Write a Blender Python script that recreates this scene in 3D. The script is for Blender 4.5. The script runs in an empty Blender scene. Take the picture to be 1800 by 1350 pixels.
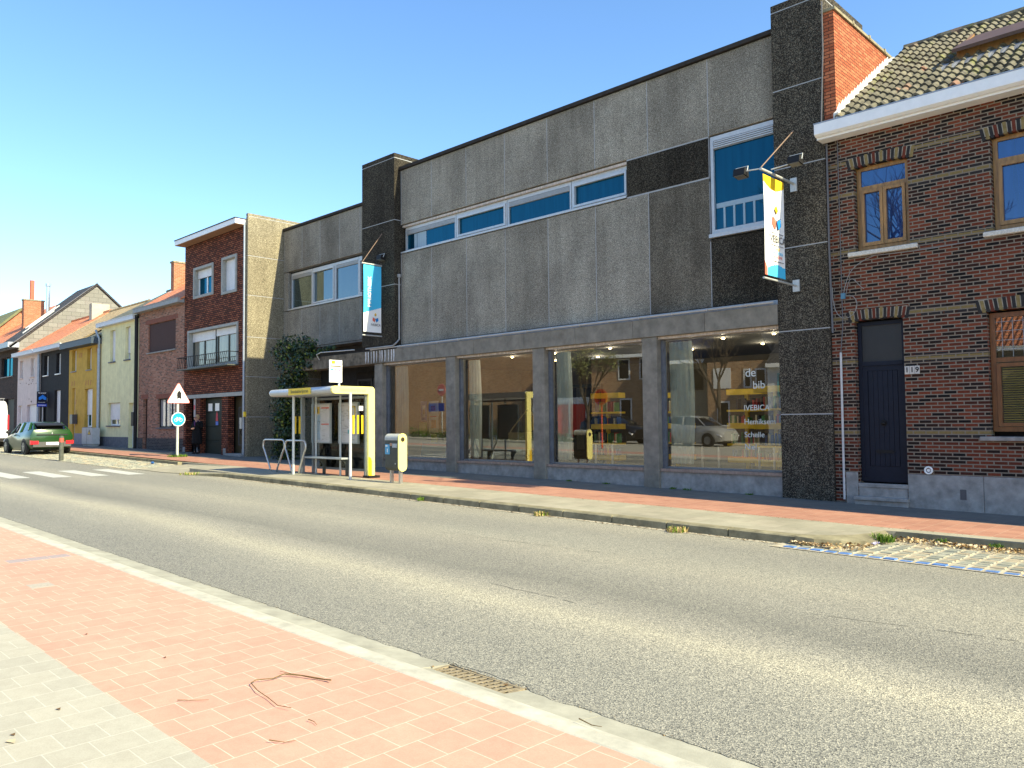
import bpy, math, random
from mathutils import Vector, Matrix
random.seed(7)
S = bpy.context.scene
# ---------------------------------------------------------------- camera
cam = bpy.data.cameras.new('camera'); camo = bpy.data.objects.new('camera', cam)
S.collection.objects.link(camo); S.camera = camo
cam.sensor_width = 36.0; cam.lens = 1409.1/1800*36; cam.clip_end = 3000; cam.clip_start = .05
Rr = Vector((.71483581, .6992276, -.00951446)); Ru = Vector((.04017864, -.02748454, .99881444)); Rf = Vector((-.69813712, .71437061, .04774095))
M = Matrix((Rr, Ru, -Rf)).transposed().to_4x4(); M.translation = Vector((0, -15.7193, 1.6))
camo.matrix_world = M
# ---------------------------------------------------------------- light
SUN = Vector((1.33, .15, 1.0)).normalized()
W = bpy.data.worlds.new('World'); S.world = W; W.use_nodes = True
wn = W.node_tree.nodes; wl = W.node_tree.links
sky = wn.new('ShaderNodeTexSky'); sky.sky_type = 'NISHITA'; sky.sun_disc = False
sky.sun_elevation = math.asin(SUN.z); sky.sun_rotation = math.atan2(SUN.x, SUN.y)
sky.altitude = 0; sky.air_density = 1.0; sky.dust_density = .6; sky.ozone_density = 2.5
bg = wn['Background']; bg.inputs[1].default_value = .15
hs_ = wn.new('ShaderNodeHueSaturation'); hs_.inputs['Saturation'].default_value = 1.15; hs_.inputs['Value'].default_value = 1.0
wl.new(sky.outputs[0], hs_.inputs['Color']); wl.new(hs_.outputs[0], bg.inputs[0])
sl = bpy.data.lights.new('sun', 'SUN'); sl.energy = 5.0; sl.angle = math.radians(.53); sl.color = (1, .90, .60)
so = bpy.data.objects.new('sun', sl); S.collection.objects.link(so)
so.rotation_euler = (-SUN).to_track_quat('-Z', 'Y').to_euler()
S.view_settings.view_transform = 'Standard'; S.view_settings.look = 'None'
S.view_settings.gamma = 1; S.view_settings.exposure = 1.05
S.cycles.max_bounces = 8; S.cycles.transparent_max_bounces = 16
S.cycles.sample_clamp_indirect = 6

def g(x):                                   # the street falls gently to the right
    x = max(-80., min(20., x)); return -.0135*(x+7.5)

# ---------------------------------------------------------------- materials
class NT:
    def __init__(s, name):
        s.m = bpy.data.materials.new(name); s.m.use_nodes = True; s.t = s.m.node_tree
        s.n = s.t.nodes; s.l = s.t.links; s.b = s.n['Principled BSDF']; s.out = s.n['Material Output']
    def new(s, ty, **k):
        n = s.n.new(ty)
        for a, v in k.items(): setattr(n, a, v)
        return n
    def link(s, a, b): s.l.new(a, b)
    def math(s, op, a, b=None, c=None):
        n = s.n.new('ShaderNodeMath'); n.operation = op
        for i, v in enumerate((a, b, c)):
            if v is None: continue
            if isinstance(v, (int, float)): n.inputs[i].default_value = v
            else: s.l.new(v, n.inputs[i])
        return n.outputs[0]
    def pos(s):
        if not hasattr(s, '_p'): s._p = s.n.new('ShaderNodeNewGeometry')
        return s._p.outputs['Position']
    def xyz(s):
        if not hasattr(s, '_x'):
            s._x = s.n.new('ShaderNodeSeparateXYZ'); s.l.new(s.pos(), s._x.inputs[0])
        return s._x.outputs
    def obj(s):
        n = s.n.new('ShaderNodeTexCoord'); return n.outputs['Object']
    def noise(s, scale, detail=4, rough=.6, vec=None, sc=None):
        n = s.n.new('ShaderNodeTexNoise'); n.inputs['Scale'].default_value = scale
        n.inputs['Detail'].default_value = detail; n.inputs['Roughness'].default_value = rough
        v = vec if vec is not None else s.pos()
        if sc:
            mp = s.n.new('ShaderNodeMapping'); mp.inputs['Scale'].default_value = sc; s.l.new(v, mp.inputs[0]); v = mp.outputs[0]
        s.l.new(v, n.inputs['Vector']); return n.outputs[0]
    def voro(s, scale, vec=None, feat='F1'):
        n = s.n.new('ShaderNodeTexVoronoi'); n.feature = feat; n.inputs['Scale'].default_value = scale
        s.l.new(vec if vec is not None else s.pos(), n.inputs['Vector']); return n
    def ramp(s, fac, stops, interp='LINEAR'):
        n = s.n.new('ShaderNodeValToRGB'); n.color_ramp.interpolation = interp; e = n.color_ramp.elements
        while len(e) < len(stops): e.new(.5)
        for i, (p, c) in enumerate(stops):
            e[i].position = p; e[i].color = (*c, 1) if len(c) == 3 else c
        s.l.new(fac, n.inputs[0]); return n.outputs[0]
    def maprange(s, v, a, b, c=0, d=1):
        n = s.n.new('ShaderNodeMapRange'); s.l.new(v, n.inputs[0])
        for i, q in enumerate((a, b, c, d)): n.inputs[i+1].default_value = q
        return n.outputs[0]
    def mix(s, fac, a, b, mode='MIX'):
        n = s.n.new('ShaderNodeMix'); n.data_type = 'RGBA'; n.blend_type = mode
        for i, v in ((0, fac), (6, a), (7, b)):
            if isinstance(v, (int, float)): n.inputs[i].default_value = v
            elif isinstance(v, tuple): n.inputs[i].default_value = (*v, 1) if len(v) == 3 else v
            else: s.l.new(v, n.inputs[i])
        return n.outputs[2]
    def bump(s, h, strength=.3, dist=.01):
        n = s.n.new('ShaderNodeBump'); n.inputs['Strength'].default_value = strength; n.inputs['Distance'].default_value = dist
        s.l.new(h, n.inputs['Height']); s.l.new(n.outputs[0], s.b.inputs['Normal'])
    def uv(s):                                # wall coordinates: u along the wall, v up
        gn = s.n.new('ShaderNodeNewGeometry'); nn = s.n.new('ShaderNodeSeparateXYZ'); s.l.new(gn.outputs['True Normal'], nn.inputs[0])
        x, y, z = s.xyz(); ax = s.math('ABSOLUTE', nn.outputs[0])
        sel = s.math('GREATER_THAN', ax, .6)
        u = s.math('ADD', s.math('MULTIPLY', sel, y), s.math('MULTIPLY', s.math('SUBTRACT', 1., sel), x))
        return u, z
    def comb(s, x, y, z=0.):
        n = s.n.new('ShaderNodeCombineXYZ')
        for i, v in enumerate((x, y, z)):
            if isinstance(v, (int, float)): n.inputs[i].default_value = v
            else: s.l.new(v, n.inputs[i])
        return n.outputs[0]
    def col(s, c):
        if isinstance(c, tuple): s.b.inputs['Base Color'].default_value = (*c, 1)
        else: s.l.new(c, s.b.inputs['Base Color'])
    def set(s, rough=None, metal=None, coat=None, ior=None):
        if rough is not None: s.b.inputs['Roughness'].default_value = rough
        if metal is not None: s.b.inputs['Metallic'].default_value = metal
        if coat is not None: s.b.inputs['Coat Weight'].default_value = coat; s.b.inputs['Coat Roughness'].default_value = .05
        if ior is not None: s.b.inputs['IOR'].default_value = ior

_mc = {}
def simple(name, c, rough=.6, var=.15, scale=6, metal=0, coat=0, bump=0, bscale=60, emit=0):
    if name in _mc: return _mc[name]
    t = NT(name)
    if var:
        n = t.noise(scale, 5, .65, t.obj())
        lo = tuple(v*(1-var) for v in c); hi = tuple(min(1, v*(1+var)) for v in c)
        t.col(t.ramp(n, [(.3, lo), (.7, hi)]))
    else: t.col(c)
    t.set(rough, metal, coat)
    if not metal and rough >= .5: t.b.inputs['Specular IOR Level'].default_value = .2
    if bump: t.bump(t.noise(bscale, 3), bump, .005)
    if emit:
        t.b.inputs['Emission Color'].default_value = (*c, 1); t.b.inputs['Emission Strength'].default_value = emit
    _mc[name] = t.m; return t.m

def render_mat(name, c, rough=.85, var=.12, scale=2.2, bump=.2, bscale=60):
    t = NT(name); n = t.noise(scale, 6, .7); cc = t.ramp(n, [(.3, tuple(v*(1-var) for v in c)), (.7, tuple(v*(1+var) for v in c))])
    st = t.noise(2.4, 6, .7, sc=(2.5, 2.5, .18)); cc = t.mix(.22, cc, t.ramp(st, [(.34, (.62, .60, .57)), (.55, (1.05, 1.05, 1.05))]), 'MULTIPLY')
    sp = t.noise(7, 5, .75); cc = t.mix(.4, cc, t.ramp(sp, [(.30, (.6, .58, .55)), (.42, (1.03, 1.03, 1.03))]), 'MULTIPLY')
    t.col(cc); t.set(rough); t.b.inputs['Specular IOR Level'].default_value = .2; t.bump(t.noise(bscale, 3), bump, .006); return t.m
def brick(name, cols, mortar, bw=.22, bh=.065, ms=.011, bump=.5, bands=(), dirt=.3, yell=(.20, .145, .06), offs=.5):
    t = NT(name); u, v = t.uv(); vec = t.comb(u, v)
    b = t.new('ShaderNodeTexBrick'); t.link(vec, b.inputs['Vector'])
    b.offset = offs
    b.inputs['Color1'].default_value = (0, 0, 0, 1); b.inputs['Color2'].default_value = (1, 1, 1, 1); b.inputs['Mortar'].default_value = (.5, .5, .5, 1)
    b.inputs['Scale'].default_value = 1; b.inputs['Mortar Size'].default_value = ms; b.inputs['Mortar Smooth'].default_value = .15
    b.inputs['Bias'].default_value = 0; b.inputs['Brick Width'].default_value = bw; b.inputs['Row Height'].default_value = bh
    n = len(cols); stops = [((i+.001)/n, c) for i, c in enumerate(cols)]
    c = t.ramp(b.outputs[0], stops, 'CONSTANT')
    f = t.noise(35, 4, .7); c = t.mix(.5, c, t.ramp(f, [(.25, (.35, .35, .35)), (.75, (1.5, 1.5, 1.5))]), 'MULTIPLY')
    big = t.noise(.9, 4, .6); c = t.mix(dirt, c, t.ramp(big, [(.35, (.45, .43, .42)), (.65, (1.2, 1.2, 1.2))]), 'MULTIPLY')
    for z, kind in bands:
        d = t.math('ABSOLUTE', t.math('SUBTRACT', v, z))
        dark = t.math('MULTIPLY', t.math('LESS_THAN', d, bh*1.5), t.math('GREATER_THAN', t.noise(6, 2, .6), .40))
        c = t.mix(dark, c, (.028, .024, .024))
        yv = t.math('LESS_THAN', d, bh*.5)
        yc = t.mix(t.noise(25, 3, .7), tuple(q*.55 for q in yell), tuple(q*1.35 for q in yell))
        c = t.mix(yv, c, yc)
    mc = t.mix(t.noise(14, 4, .7), tuple(q*.65 for q in mortar), tuple(min(1, q*1.2) for q in mortar))
    c = t.mix(b.outputs['Fac'], c, mc)
    t.col(c); t.set(.85); t.b.inputs['Specular IOR Level'].default_value = .15
    h = t.math('SUBTRACT', t.math('MULTIPLY', f, .35), b.outputs['Fac']); t.bump(h, bump, .008)
    return t.m

def aggregate(name, lo, mid, hi, stain=(.6, .4), dark=None, sc=105):
    """exposed aggregate concrete: pebbles of three tones, rain streaks"""
    t = NT(name); v = t.voro(sc); sp = t.new('ShaderNodeSeparateColor'); t.link(v.outputs['Color'], sp.inputs[0])
    c = t.ramp(sp.outputs[0], [(0, lo), (.34, mid), (.62, mid), (.86, hi)])
    v2 = t.noise(45, 3, .7); c = t.mix(.6, c, t.ramp(v2, [(.35, (.5, .48, .45)), (.62, (1.25, 1.25, 1.25))]), 'MULTIPLY')
    s = t.noise(1.2, 6, .72, sc=(1.3, 1.3, .22)); c = t.mix(stain[0], c, t.ramp(s, [(.36, (.50, .485, .465)), (.60, (1.12, 1.12, 1.11))]), 'MULTIPLY')
    s = t.noise(1.5, 5, .7, sc=(4, 4, .2)); c = t.mix(.12, c, t.ramp(s, [(.40, (.45, .43, .41)), (.55, (1.06, 1.06, 1.06))]), 'MULTIPLY')
    oi = t.new('ShaderNodeObjectInfo'); c = t.mix(1., c, t.ramp(oi.outputs['Random'], [(0, (.84, .83, .82)), (1, (1.12, 1.12, 1.12))]), 'MULTIPLY')
    s2 = t.noise(.55, 3, .6); c = t.mix(stain[1], c, t.ramp(s2, [(.38, (.5, .49, .5)), (.6, (1.1, 1.1, 1.1))]), 'MULTIPLY')
    t.col(c); t.set(.9); t.b.inputs['Specular IOR Level'].default_value = .12; t.bump(v.outputs['Distance'], .6, .006); return t.m

def tilemat(name, c1, c2, mortar, rx=.2415, ry=.22, ms=.006, dark=.3, w=False):
    t = NT(name); x, y, z = t.xyz(); vec = t.comb(t.math('ADD', y, 100.69), t.math('ADD', x, 101.4))
    b = t.new('ShaderNodeTexBrick'); t.link(vec, b.inputs['Vector']); b.offset = .5
    b.inputs['Color1'].default_value = (*c1, 1); b.inputs['Color2'].default_value = (*c2, 1); b.inputs['Mortar'].default_value = (*mortar, 1)
    b.inputs['Scale'].default_value = 1; b.inputs['Mortar Size'].default_value = ms/2; b.inputs['Mortar Smooth'].default_value = .3
    b.inputs['Brick Width'].default_value = ry; b.inputs['Row Height'].default_value = rx
    c = b.outputs[0]
    n = t.noise(120, 3, .75); c = t.mix(.35, c, t.ramp(n, [(.3, (.7, .7, .7)), (.7, (1.25, 1.25, 1.25))]), 'MULTIPLY')
    n2 = t.noise(.8, 4, .6); c = t.mix(dark, c, t.ramp(n2, [(.35, (.68, .66, .64)), (.65, (1.12, 1.12, 1.12))]), 'MULTIPLY')
    n3 = t.noise(9, 5, .7); c = t.mix(.35, c, t.ramp(n3, [(.35, (.82, .8, .78)), (.6, (1.08, 1.08, 1.08))]), 'MULTIPLY')
    t.col(c); t.set(.85); t.bump(t.math('SUBTRACT', t.math('MULTIPLY', n, .25), b.outputs['Fac']), .35, .006); return t.m

def mirror_glass(name, base, ior=2.0, tint=(1, 1, 1), wavy=.004, see=0.0, seecol=(.55, .62, .6)):
    """window glass: Fresnel reflection over a dark room (see=0) or over a see-through pane (see=1)"""
    t = NT(name); t.n.remove(t.b)
    gl = t.new('ShaderNodeBsdfGlossy'); gl.inputs['Roughness'].default_value = .008; gl.inputs['Color'].default_value = (*tint, 1)
    fr = t.new('ShaderNodeFresnel'); fr.inputs['IOR'].default_value = ior
    if see:
        under = t.new('ShaderNodeBsdfTransparent'); under.inputs['Color'].default_value = (*seecol, 1)
    else:
        under = t.new('ShaderNodeBsdfDiffuse')
        c = t.ramp(t.noise(2.2, 2, .5, sc=(3.5, 3.5, .3)), [(.35, tuple(q*.75 for q in base)), (.65, tuple(q*1.25 for q in base))])
        t.link(c, under.inputs['Color'])
    bp = t.new('ShaderNodeBump'); bp.inputs['Strength'].default_value = .25; bp.inputs['Distance'].default_value = wavy
    t.link(t.noise(.7, 1, .4), bp.inputs['Height']); t.link(bp.outputs[0], gl.inputs['Normal'])
    mx = t.new('ShaderNodeMixShader'); t.link(fr.outputs[0], mx.inputs[0]); t.link(under.outputs[0], mx.inputs[1]); t.link(gl.outputs[0], mx.inputs[2])
    t.link(mx.outputs[0], t.out.inputs[0]); return t.m

def stripes(name, c, period=.05, rough=.45, axis=2, depth=.55, metal=0):
    t = NT(name); o = t.xyz()[axis]
    w = t.math('FRACT', t.math('DIVIDE', o, period)); d = t.math('LESS_THAN', w, .14)
    n = t.noise(3, 4, .6)
    cc = t.ramp(n, [(.3, tuple(q*.88 for q in c)), (.7, c)])
    t.col(t.mix(d, cc, tuple(q*depth for q in c))); t.set(rough, metal); t.bump(w, .25, .01); return t.m

def rooftile(name, c1, c2, period=.3, colw=.24, rough=.8, moss=None, depth=.35):
    """small scale tiled roof: rows up the slope and rolls along it"""
    t = NT(name); x, y, z = t.xyz()
    r = t.math('FRACT', t.math('DIVIDE', z, period*.55)); k = t.math('FRACT', t.math('DIVIDE', x, colw))
    b = t.new('ShaderNodeTexBrick'); t.link(t.comb(x, z), b.inputs['Vector']); b.offset = 0
    b.inputs['Color1'].default_value = (*c1, 1); b.inputs['Color2'].default_value = (*c2, 1); b.inputs['Mortar'].default_value = (*tuple(q*depth for q in c1), 1)
    b.inputs['Scale'].default_value = 1; b.inputs['Mortar Size'].default_value = .018; b.inputs['Brick Width'].default_value = colw; b.inputs['Row Height'].default_value = period*.55
    c = t.mix(.45, b.outputs[0], t.ramp(t.noise(2.5, 5, .7), [(.35, (.6, .58, .55)), (.65, (1.2, 1.2, 1.2))]), 'MULTIPLY')
    t.col(c); t.set(rough)
    t.bump(t.math('ADD', r, t.math('SINE', t.math('MULTIPLY', x, 6.283/colw))), .8, .03); return t.m

# ---------------------------------------------------------------- mesh helpers
class MB:
    def __init__(s): s.v = []; s.f = []; s.mi = []; s.m = 0; s.smooth = False
    def add(s, vs, fs):
        b = len(s.v); s.v += [tuple(v) for v in vs]
        for f in fs: s.f.append(tuple(b+i for i in f)); s.mi.append(s.m)
        return s
    def quad(s, a, b, c, d): return s.add([a, b, c, d], [(0, 1, 2, 3)])
    def box(s, x0, x1, y0, y1, z0, z1):
        return s.add([(x0, y0, z0), (x1, y0, z0), (x1, y1, z0), (x0, y1, z0), (x0, y0, z1), (x1, y0, z1), (x1, y1, z1), (x0, y1, z1)],
                     [(0, 3, 2, 1), (4, 5, 6, 7), (0, 1, 5, 4), (1, 2, 6, 5), (2, 3, 7, 6), (3, 0, 4, 7)])
    def bbox(s, x0, x1, y0, y1, z0, z1, b=.01):          # box with chamfered front/vertical edges
        p = [(x0+b, y0), (x1-b, y0), (x1, y0+b), (x1, y1), (x0, y1), (x0, y0+b)]
        n = len(p); q = [(x0+b*2, y0+b), (x1-b*2, y0+b), (x1-b, y0+b*2), (x1-b, y1), (x0+b, y1), (x0+b, y0+b*2)]
        vs = [(*a, z0+b) for a in p]+[(*a, z1-b) for a in p]+[(*a, z0) for a in q]+[(*a, z1) for a in q]
        fs = [(i, (i+1) % n, (i+1) % n+n, i+n) for i in range(n)]
        fs += [(i+2*n, (i+1) % n+2*n, (i+1) % n, i) for i in range(n)]+[(i+n, (i+1) % n+n, (i+1) % n+3*n, i+3*n) for i in range(n)]
        fs += [tuple(range(2*n, 3*n))[::-1], tuple(range(3*n, 4*n))]
        return s.add(vs, fs)
    def frame(s, x0, x1, z0, z1, y0, y1, w, wb=None, wt=None):    # four butted rails
        wb = w if wb is None else wb; wt = w if wt is None else wt
        s.box(x0, x0+w, y0, y1, z0, z1); s.box(x1-w, x1, y0, y1, z0, z1)
        s.box(x0+w, x1-w, y0, y1, z0, z0+wb); return s.box(x0+w, x1-w, y0, y1, z1-wt, z1)
    def ring(s, p, d, r, n):
        d = Vector(d).normalized(); a = Vector((0, 0, 1)) if abs(d.z) < .9 else Vector((1, 0, 0))
        u = d.cross(a).normalized(); w = d.cross(u)
        return [tuple(Vector(p)+u*(r*math.cos(2*math.pi*i/n))+w*(r*math.sin(2*math.pi*i/n))) for i in range(n)]
    def tube(s, pts, r, n=10, caps=True):
        pts = [Vector(p) for p in pts]; rs = r if isinstance(r, (list, tuple)) else [r]*len(pts)
        vs = []; k = len(pts)
        for i, p in enumerate(pts):
            d = (pts[min(i+1, k-1)]-pts[max(i-1, 0)])
            vs += s.ring(p, d, rs[i], n)
        fs = []
        for i in range(k-1):
            # keep ring orientation consistent by nearest start vertex
            a = i*n; b = (i+1)*n
            v0 = Vector(vs[a]); off = min(range(n), key=lambda j: (Vector(vs[b+j])-v0-(pts[i+1]-pts[i])).length)
            if off:
                seg = vs[b:b+n]; vs[b:b+n] = seg[off:]+seg[:off]
            fs += [(a+j, a+(j+1) % n, b+(j+1) % n, b+j) for j in range(n)]
        if caps: fs += [tuple(range(n))[::-1], tuple(range((k-1)*n, k*n))]
        return s.add(vs, fs)
    def prism(s, poly, axis, a0, a1):       # polygon in the two other axes, extruded along axis
        def P(q, a): return (a, q[0], q[1]) if axis == 'x' else (q[0], a, q[1]) if axis == 'y' else (q[0], q[1], a)
        n = len(poly); vs = [P(q, a0) for q in poly]+[P(q, a1) for q in poly]
        return s.add(vs, [tuple(range(n)), tuple(range(n, 2*n))[::-1]]+[(i, i+n, (i+1) % n+n, (i+1) % n) for i in range(n)])
    def ball(s, c, r, nu=12, nv=8):
        r = (r, r, r) if isinstance(r, (int, float)) else r; vs = []
        for j in range(nv+1):
            t = math.pi*j/nv
            for i in range(nu):
                p = 2*math.pi*i/nu; vs.append((c[0]+r[0]*math.sin(t)*math.cos(p), c[1]+r[1]*math.sin(t)*math.sin(p), c[2]+r[2]*math.cos(t)))
        return s.add(vs, [(j*nu+i, j*nu+(i+1) % nu, (j+1)*nu+(i+1) % nu, (j+1)*nu+i) for j in range(nv) for i in range(nu)])
    def wall(s, x0, x1, z0, z1, y, dep, ops=()):         # wall facing -y with real openings and reveals
        xs = sorted({x0, x1, *[o[0] for o in ops], *[o[1] for o in ops]}); zs = sorted({z0, z1, *[o[2] for o in ops], *[o[3] for o in ops]})
        for i in range(len(xs)-1):
            for j in range(len(zs)-1):
                cx = (xs[i]+xs[i+1])/2; cz = (zs[j]+zs[j+1])/2
                if any(o[0] < cx < o[1] and o[2] < cz < o[3] for o in ops): continue
                s.quad((xs[i], y, zs[j]), (xs[i+1], y, zs[j]), (xs[i+1], y, zs[j+1]), (xs[i], y, zs[j+1]))
        for a, b, c, d in ops:
            e = y+dep
            s.quad((a, y, c), (a, e, c), (a, e, d), (a, y, d)); s.quad((b, y, c), (b, y, d), (b, e, d), (b, e, c))
            s.quad((a, y, c), (b, y, c), (b, e, c), (a, e, c)); s.quad((a, y, d), (a, e, d), (b, e, d), (b, y, d))
        return s

def thing(name, label, cat, loc=(0, 0, 0), rz=0, group=None, kind=None):
    o = bpy.data.objects.new(name, None); S.collection.objects.link(o)
    o.location = loc; o.rotation_euler = (0, 0, rz); o['label'] = label; o['category'] = cat; o.empty_display_size = .1
    if group: o['group'] = group
    if kind: o['kind'] = kind
    return o
def rootloc(p):
    while p is not None and p.parent is not None: p = p.parent
    return Vector(p.location) if p is not None else Vector((0, 0, 0))
def part(name, mb, mats, parent=None, world=True, label=None, smooth=False):
    off = rootloc(parent) if (parent is not None and world) else Vector((0, 0, 0))
    me = bpy.data.meshes.new(name); me.from_pydata([(v[0]-off.x, v[1]-off.y, v[2]-off.z) for v in mb.v], [], mb.f)
    if not isinstance(mats, (list, tuple)): mats = [mats]
    for m in mats: me.materials.append(m)
    if len(mats) > 1: me.polygons.foreach_set('material_index', mb.mi)
    me.update()
    if smooth:
        me.polygons.foreach_set('use_smooth', [True]*len(me.polygons))
    o = bpy.data.objects.new(name, me); S.collection.objects.link(o)
    if smooth == 'auto':
        try: me.set_sharp_from_angle(angle=math.radians(35))
        except Exception: pass
    if parent is not None: o.parent = parent
    if label: o['label'] = label
    return o
def solo(name, mb, mats, label, cat, group=None, kind=None, smooth=False, origin=None):
    off = Vector(origin) if origin else Vector((0, 0, 0))
    mb.v = [(v[0]-off.x, v[1]-off.y, v[2]-off.z) for v in mb.v]
    o = part(name, mb, mats, None, True, None, smooth); o.location = off
    o['label'] = label; o['category'] = cat
    if group: o['group'] = group
    if kind: o['kind'] = kind
    return o
def struct(name, mb, mats, smooth=False):
    o = part(name, mb, mats, None, True, None, smooth); o['kind'] = 'structure'; return o
def text(name, s, size, mat, parent, mtx, align='CENTER', ext=.002, squeeze=1, bold=0):
    cu = bpy.data.curves.new(name, 'FONT'); cu.body = s; cu.size = size; cu.align_x = align; cu.align_y = 'CENTER'; cu.extrude = ext; cu.offset = bold
    ob = bpy.data.objects.new(name, cu); S.collection.objects.link(ob)
    bpy.context.view_layer.update()
    me = bpy.data.meshes.new_from_object(ob.evaluated_get(bpy.context.evaluated_depsgraph_get()))
    bpy.data.objects.remove(ob); me.transform(Matrix.Diagonal((squeeze, 1, 1, 1))); me.transform(mtx)
    off = rootloc(parent); me.transform(Matrix.Translation(-off)); me.materials.clear(); me.materials.append(mat)
    o = bpy.data.objects.new(name, me); S.collection.objects.link(o); o.parent = parent; return o
def TM(loc, xdir, ydir):
    x = Vector(xdir).normalized(); y = Vector(ydir).normalized(); z = x.cross(y)
    m = Matrix((x, y, z)).transposed().to_4x4(); m.translation = Vector(loc); return m
FRONT = lambda x, y, z: TM((x, y, z), (1, 0, 0), (0, 0, 1))         # reads from the street side (-y)
SIDE = lambda x, y, z: TM((x, y, z), (0, 1, 0), (0, 0, 1))          # reads from +x

# ---------------------------------------------------------------- material set
m_asph = NT('asphalt')
def _():
    t = m_asph; x, y, z = t.xyz()
    v = t.voro(125); sp = t.new('ShaderNodeSeparateColor'); t.link(v.outputs['Color'], sp.inputs[0])
    c = t.ramp(sp.outputs[0], [(0, (.075, .075, .067)), (.2, (.19, .186, .16)), (.6, (.275, .267, .222)), (.86, (.44, .415, .335))])
    n = t.noise(55, 4, .75); c = t.mix(.55, c, t.ramp(n, [(.35, (.55, .56, .58)), (.62, (1.3, 1.28, 1.22))]), 'MULTIPLY')
    yw = t.math('ADD', y, t.math('MULTIPLY', t.math('SUBTRACT', t.noise(.35, 3, .5, sc=(.35, 1, 1)), .5), 1.1))
    b = t.maprange(yw, -12.2, -4.4)
    band = t.ramp(b, [(0, (.70, .71, .72)), (.12, (.74, .75, .76)), (.20, (.98, .97, .94)), (.26, (1.38, 1.33, 1.2)), (.32, (.95, .94, .92)), (.38, (.58, .59, .60)), (.48, (.80, .80, .80)), (.58, (1.06, 1.04, .99)), (.68, (.84, .85, .85)), (.80, (.80, .81, .82)), (.92, (1.05, 1.02, .95)), (1, (1.25, 1.2, 1.05))])
    c = t.mix(.75, c, band, 'MULTIPLY')
    p = t.noise(.5, 4, .6, sc=(.3, 1, 1)); c = t.mix(.5, c, t.ramp(p, [(.35, (.82, .82, .84)), (.65, (1.1, 1.1, 1.08))]), 'MULTIPLY')
    t.col(c); t.set(.82); t.bump(v.outputs['Distance'], .55, .006)
_()
ASPH = m_asph.m
REDT = tilemat('red_paver', (.56, .31, .225), (.53, .285, .205), (.66, .50, .38), ms=.0065, dark=.25)
REDF = tilemat('red_paver_far', (.40, .20, .135), (.33, .155, .105), (.46, .34, .25), ms=.007)
GRYT = tilemat('grey_paver', (.42, .395, .315), (.38, .36, .29), (.55, .52, .43), dark=.15)
GRYF = tilemat('grey_paver_dark', (.15, .15, .135), (.115, .115, .105), (.19, .185, .155), ms=.006)
PLAT = tilemat('platform_paver', (.36, .33, .25), (.29, .275, .205), (.25, .23, .16), rx=.3, ry=.3, ms=.006, dark=.5)
KERB = simple('kerb_concrete', (.44, .425, .35), .85, .22, 5, bump=.4, bscale=90)
GUT = simple('gutter_concrete', (.34, .33, .265), .85, .2, 4, bump=.3, bscale=90)
KERBD = simple('old_kerb_concrete', (.22, .20, .13), .9, .45, 3, bump=.6, bscale=45)
SAND = simple('sandy_grit', (.40, .36, .27), .95, .35, 9, bump=.6, bscale=70)
WHITEP = simple('road_white_paint', (.48, .48, .43), .7, .12, 12)
STONE = simple('blue_stone', (.275, .268, .255), .7, .3, 5, bump=.25, bscale=50)
STONED = simple('dark_stone', (.12, .13, .15), .7, .25, 5)
CONC = simple('smooth_concrete', (.215, .197, .163), .8, .3, 3, bump=.25, bscale=40)
CONCD = simple('weathered_concrete', (.14, .12, .09), .9, .65, 3.2, bump=.5, bscale=30)
LIME = simple('lime_streak', (.6, .6, .6), .9, .25, 14)
AGG = aggregate('aggregate_panel', (.10, .093, .078), (.27, .25, .208), (.50, .465, .39), (.42, .42))
AGGM = aggregate('aggregate_panel_weathered', (.035, .031, .025), (.125, .112, .088), (.28, .25, .2), (.6, .5))
AGGD = aggregate('aggregate_dark', (.009, .0083, .007), (.030, .027, .021), (.13, .115, .088), (.6, .5), sc=80)
AGGT = aggregate('aggregate_tower', (.015, .014, .012), (.046, .041, .033), (.20, .18, .14), (.5, .45), sc=75)
AGGS = aggregate('aggregate_party_wall', (.09, .08, .055), (.22, .195, .135), (.38, .34, .24), (.3, .25), sc=55)
JOINT = simple('joint_sealant', (.34, .35, .36), .7, .15, 20)
CAPB = simple('roof_edge_bitumen', (.035, .03, .026), .8, .3, 6)
ALU = simple('aluminium_frame', (.50, .51, .52), .4, .1, 12, metal=.3)
ALUD = simple('grey_aluminium', (.22, .23, .24), .45, .1, 12, metal=.3)
STEEL = simple('steel', (.55, .56, .56), .3, .1, 20, metal=.85)
GALV = simple('galvanised_steel', (.50, .52, .51), .5, .12, 14, metal=.4)
ZINC = simple('zinc', (.30, .34, .39), .45, .15, 8, metal=.4)
WPAINT = simple('white_paint', (.78, .79, .80), .45, .05, 6)
WPLAST = simple('white_plastic', (.82, .82, .80), .35, .04, 6)
BLKP = simple('black_paint', (.014, .014, .015), .55, .1)
CHAR = simple('charcoal_coating', (.075, .08, .07), .5, .15)
SHELY = simple('pale_yellow_coating', (.84, .76, .27), .4, .05)
YEL = simple('yellow_sign_face', (.80, .56, .02), .4, .05)
OCH = simple('deep_yellow', (.72, .47, .01), .45, .05)
WOODV = None
def _wood(name, c, sc=3):
    t = NT(name); n = t.noise(sc, 6, .65, sc=(6, 6, 1)); c2 = t.ramp(n, [(.3, tuple(q*.6 for q in c)), (.7, tuple(q*1.25 for q in c))])
    t.col(c2); t.set(.4); return t.m
WOODV = _wood('varnished_oak', (.30, .165, .055)); WOODD = _wood('dark_varnished_wood', (.16, .06, .015)); SILLW = _wood('weathered_sill_wood', (.30, .22, .18))
HEADW = _wood('pale_window_head', (.52, .44, .36))
WINGL = mirror_glass('wing_glass', (.03, .04, .035), 2.3, (.7, .88, 1.0))
BLUEGL = mirror_glass('blue_glass', (.002, .028, .05), 2.1, (.10, .44, .64))
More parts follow.
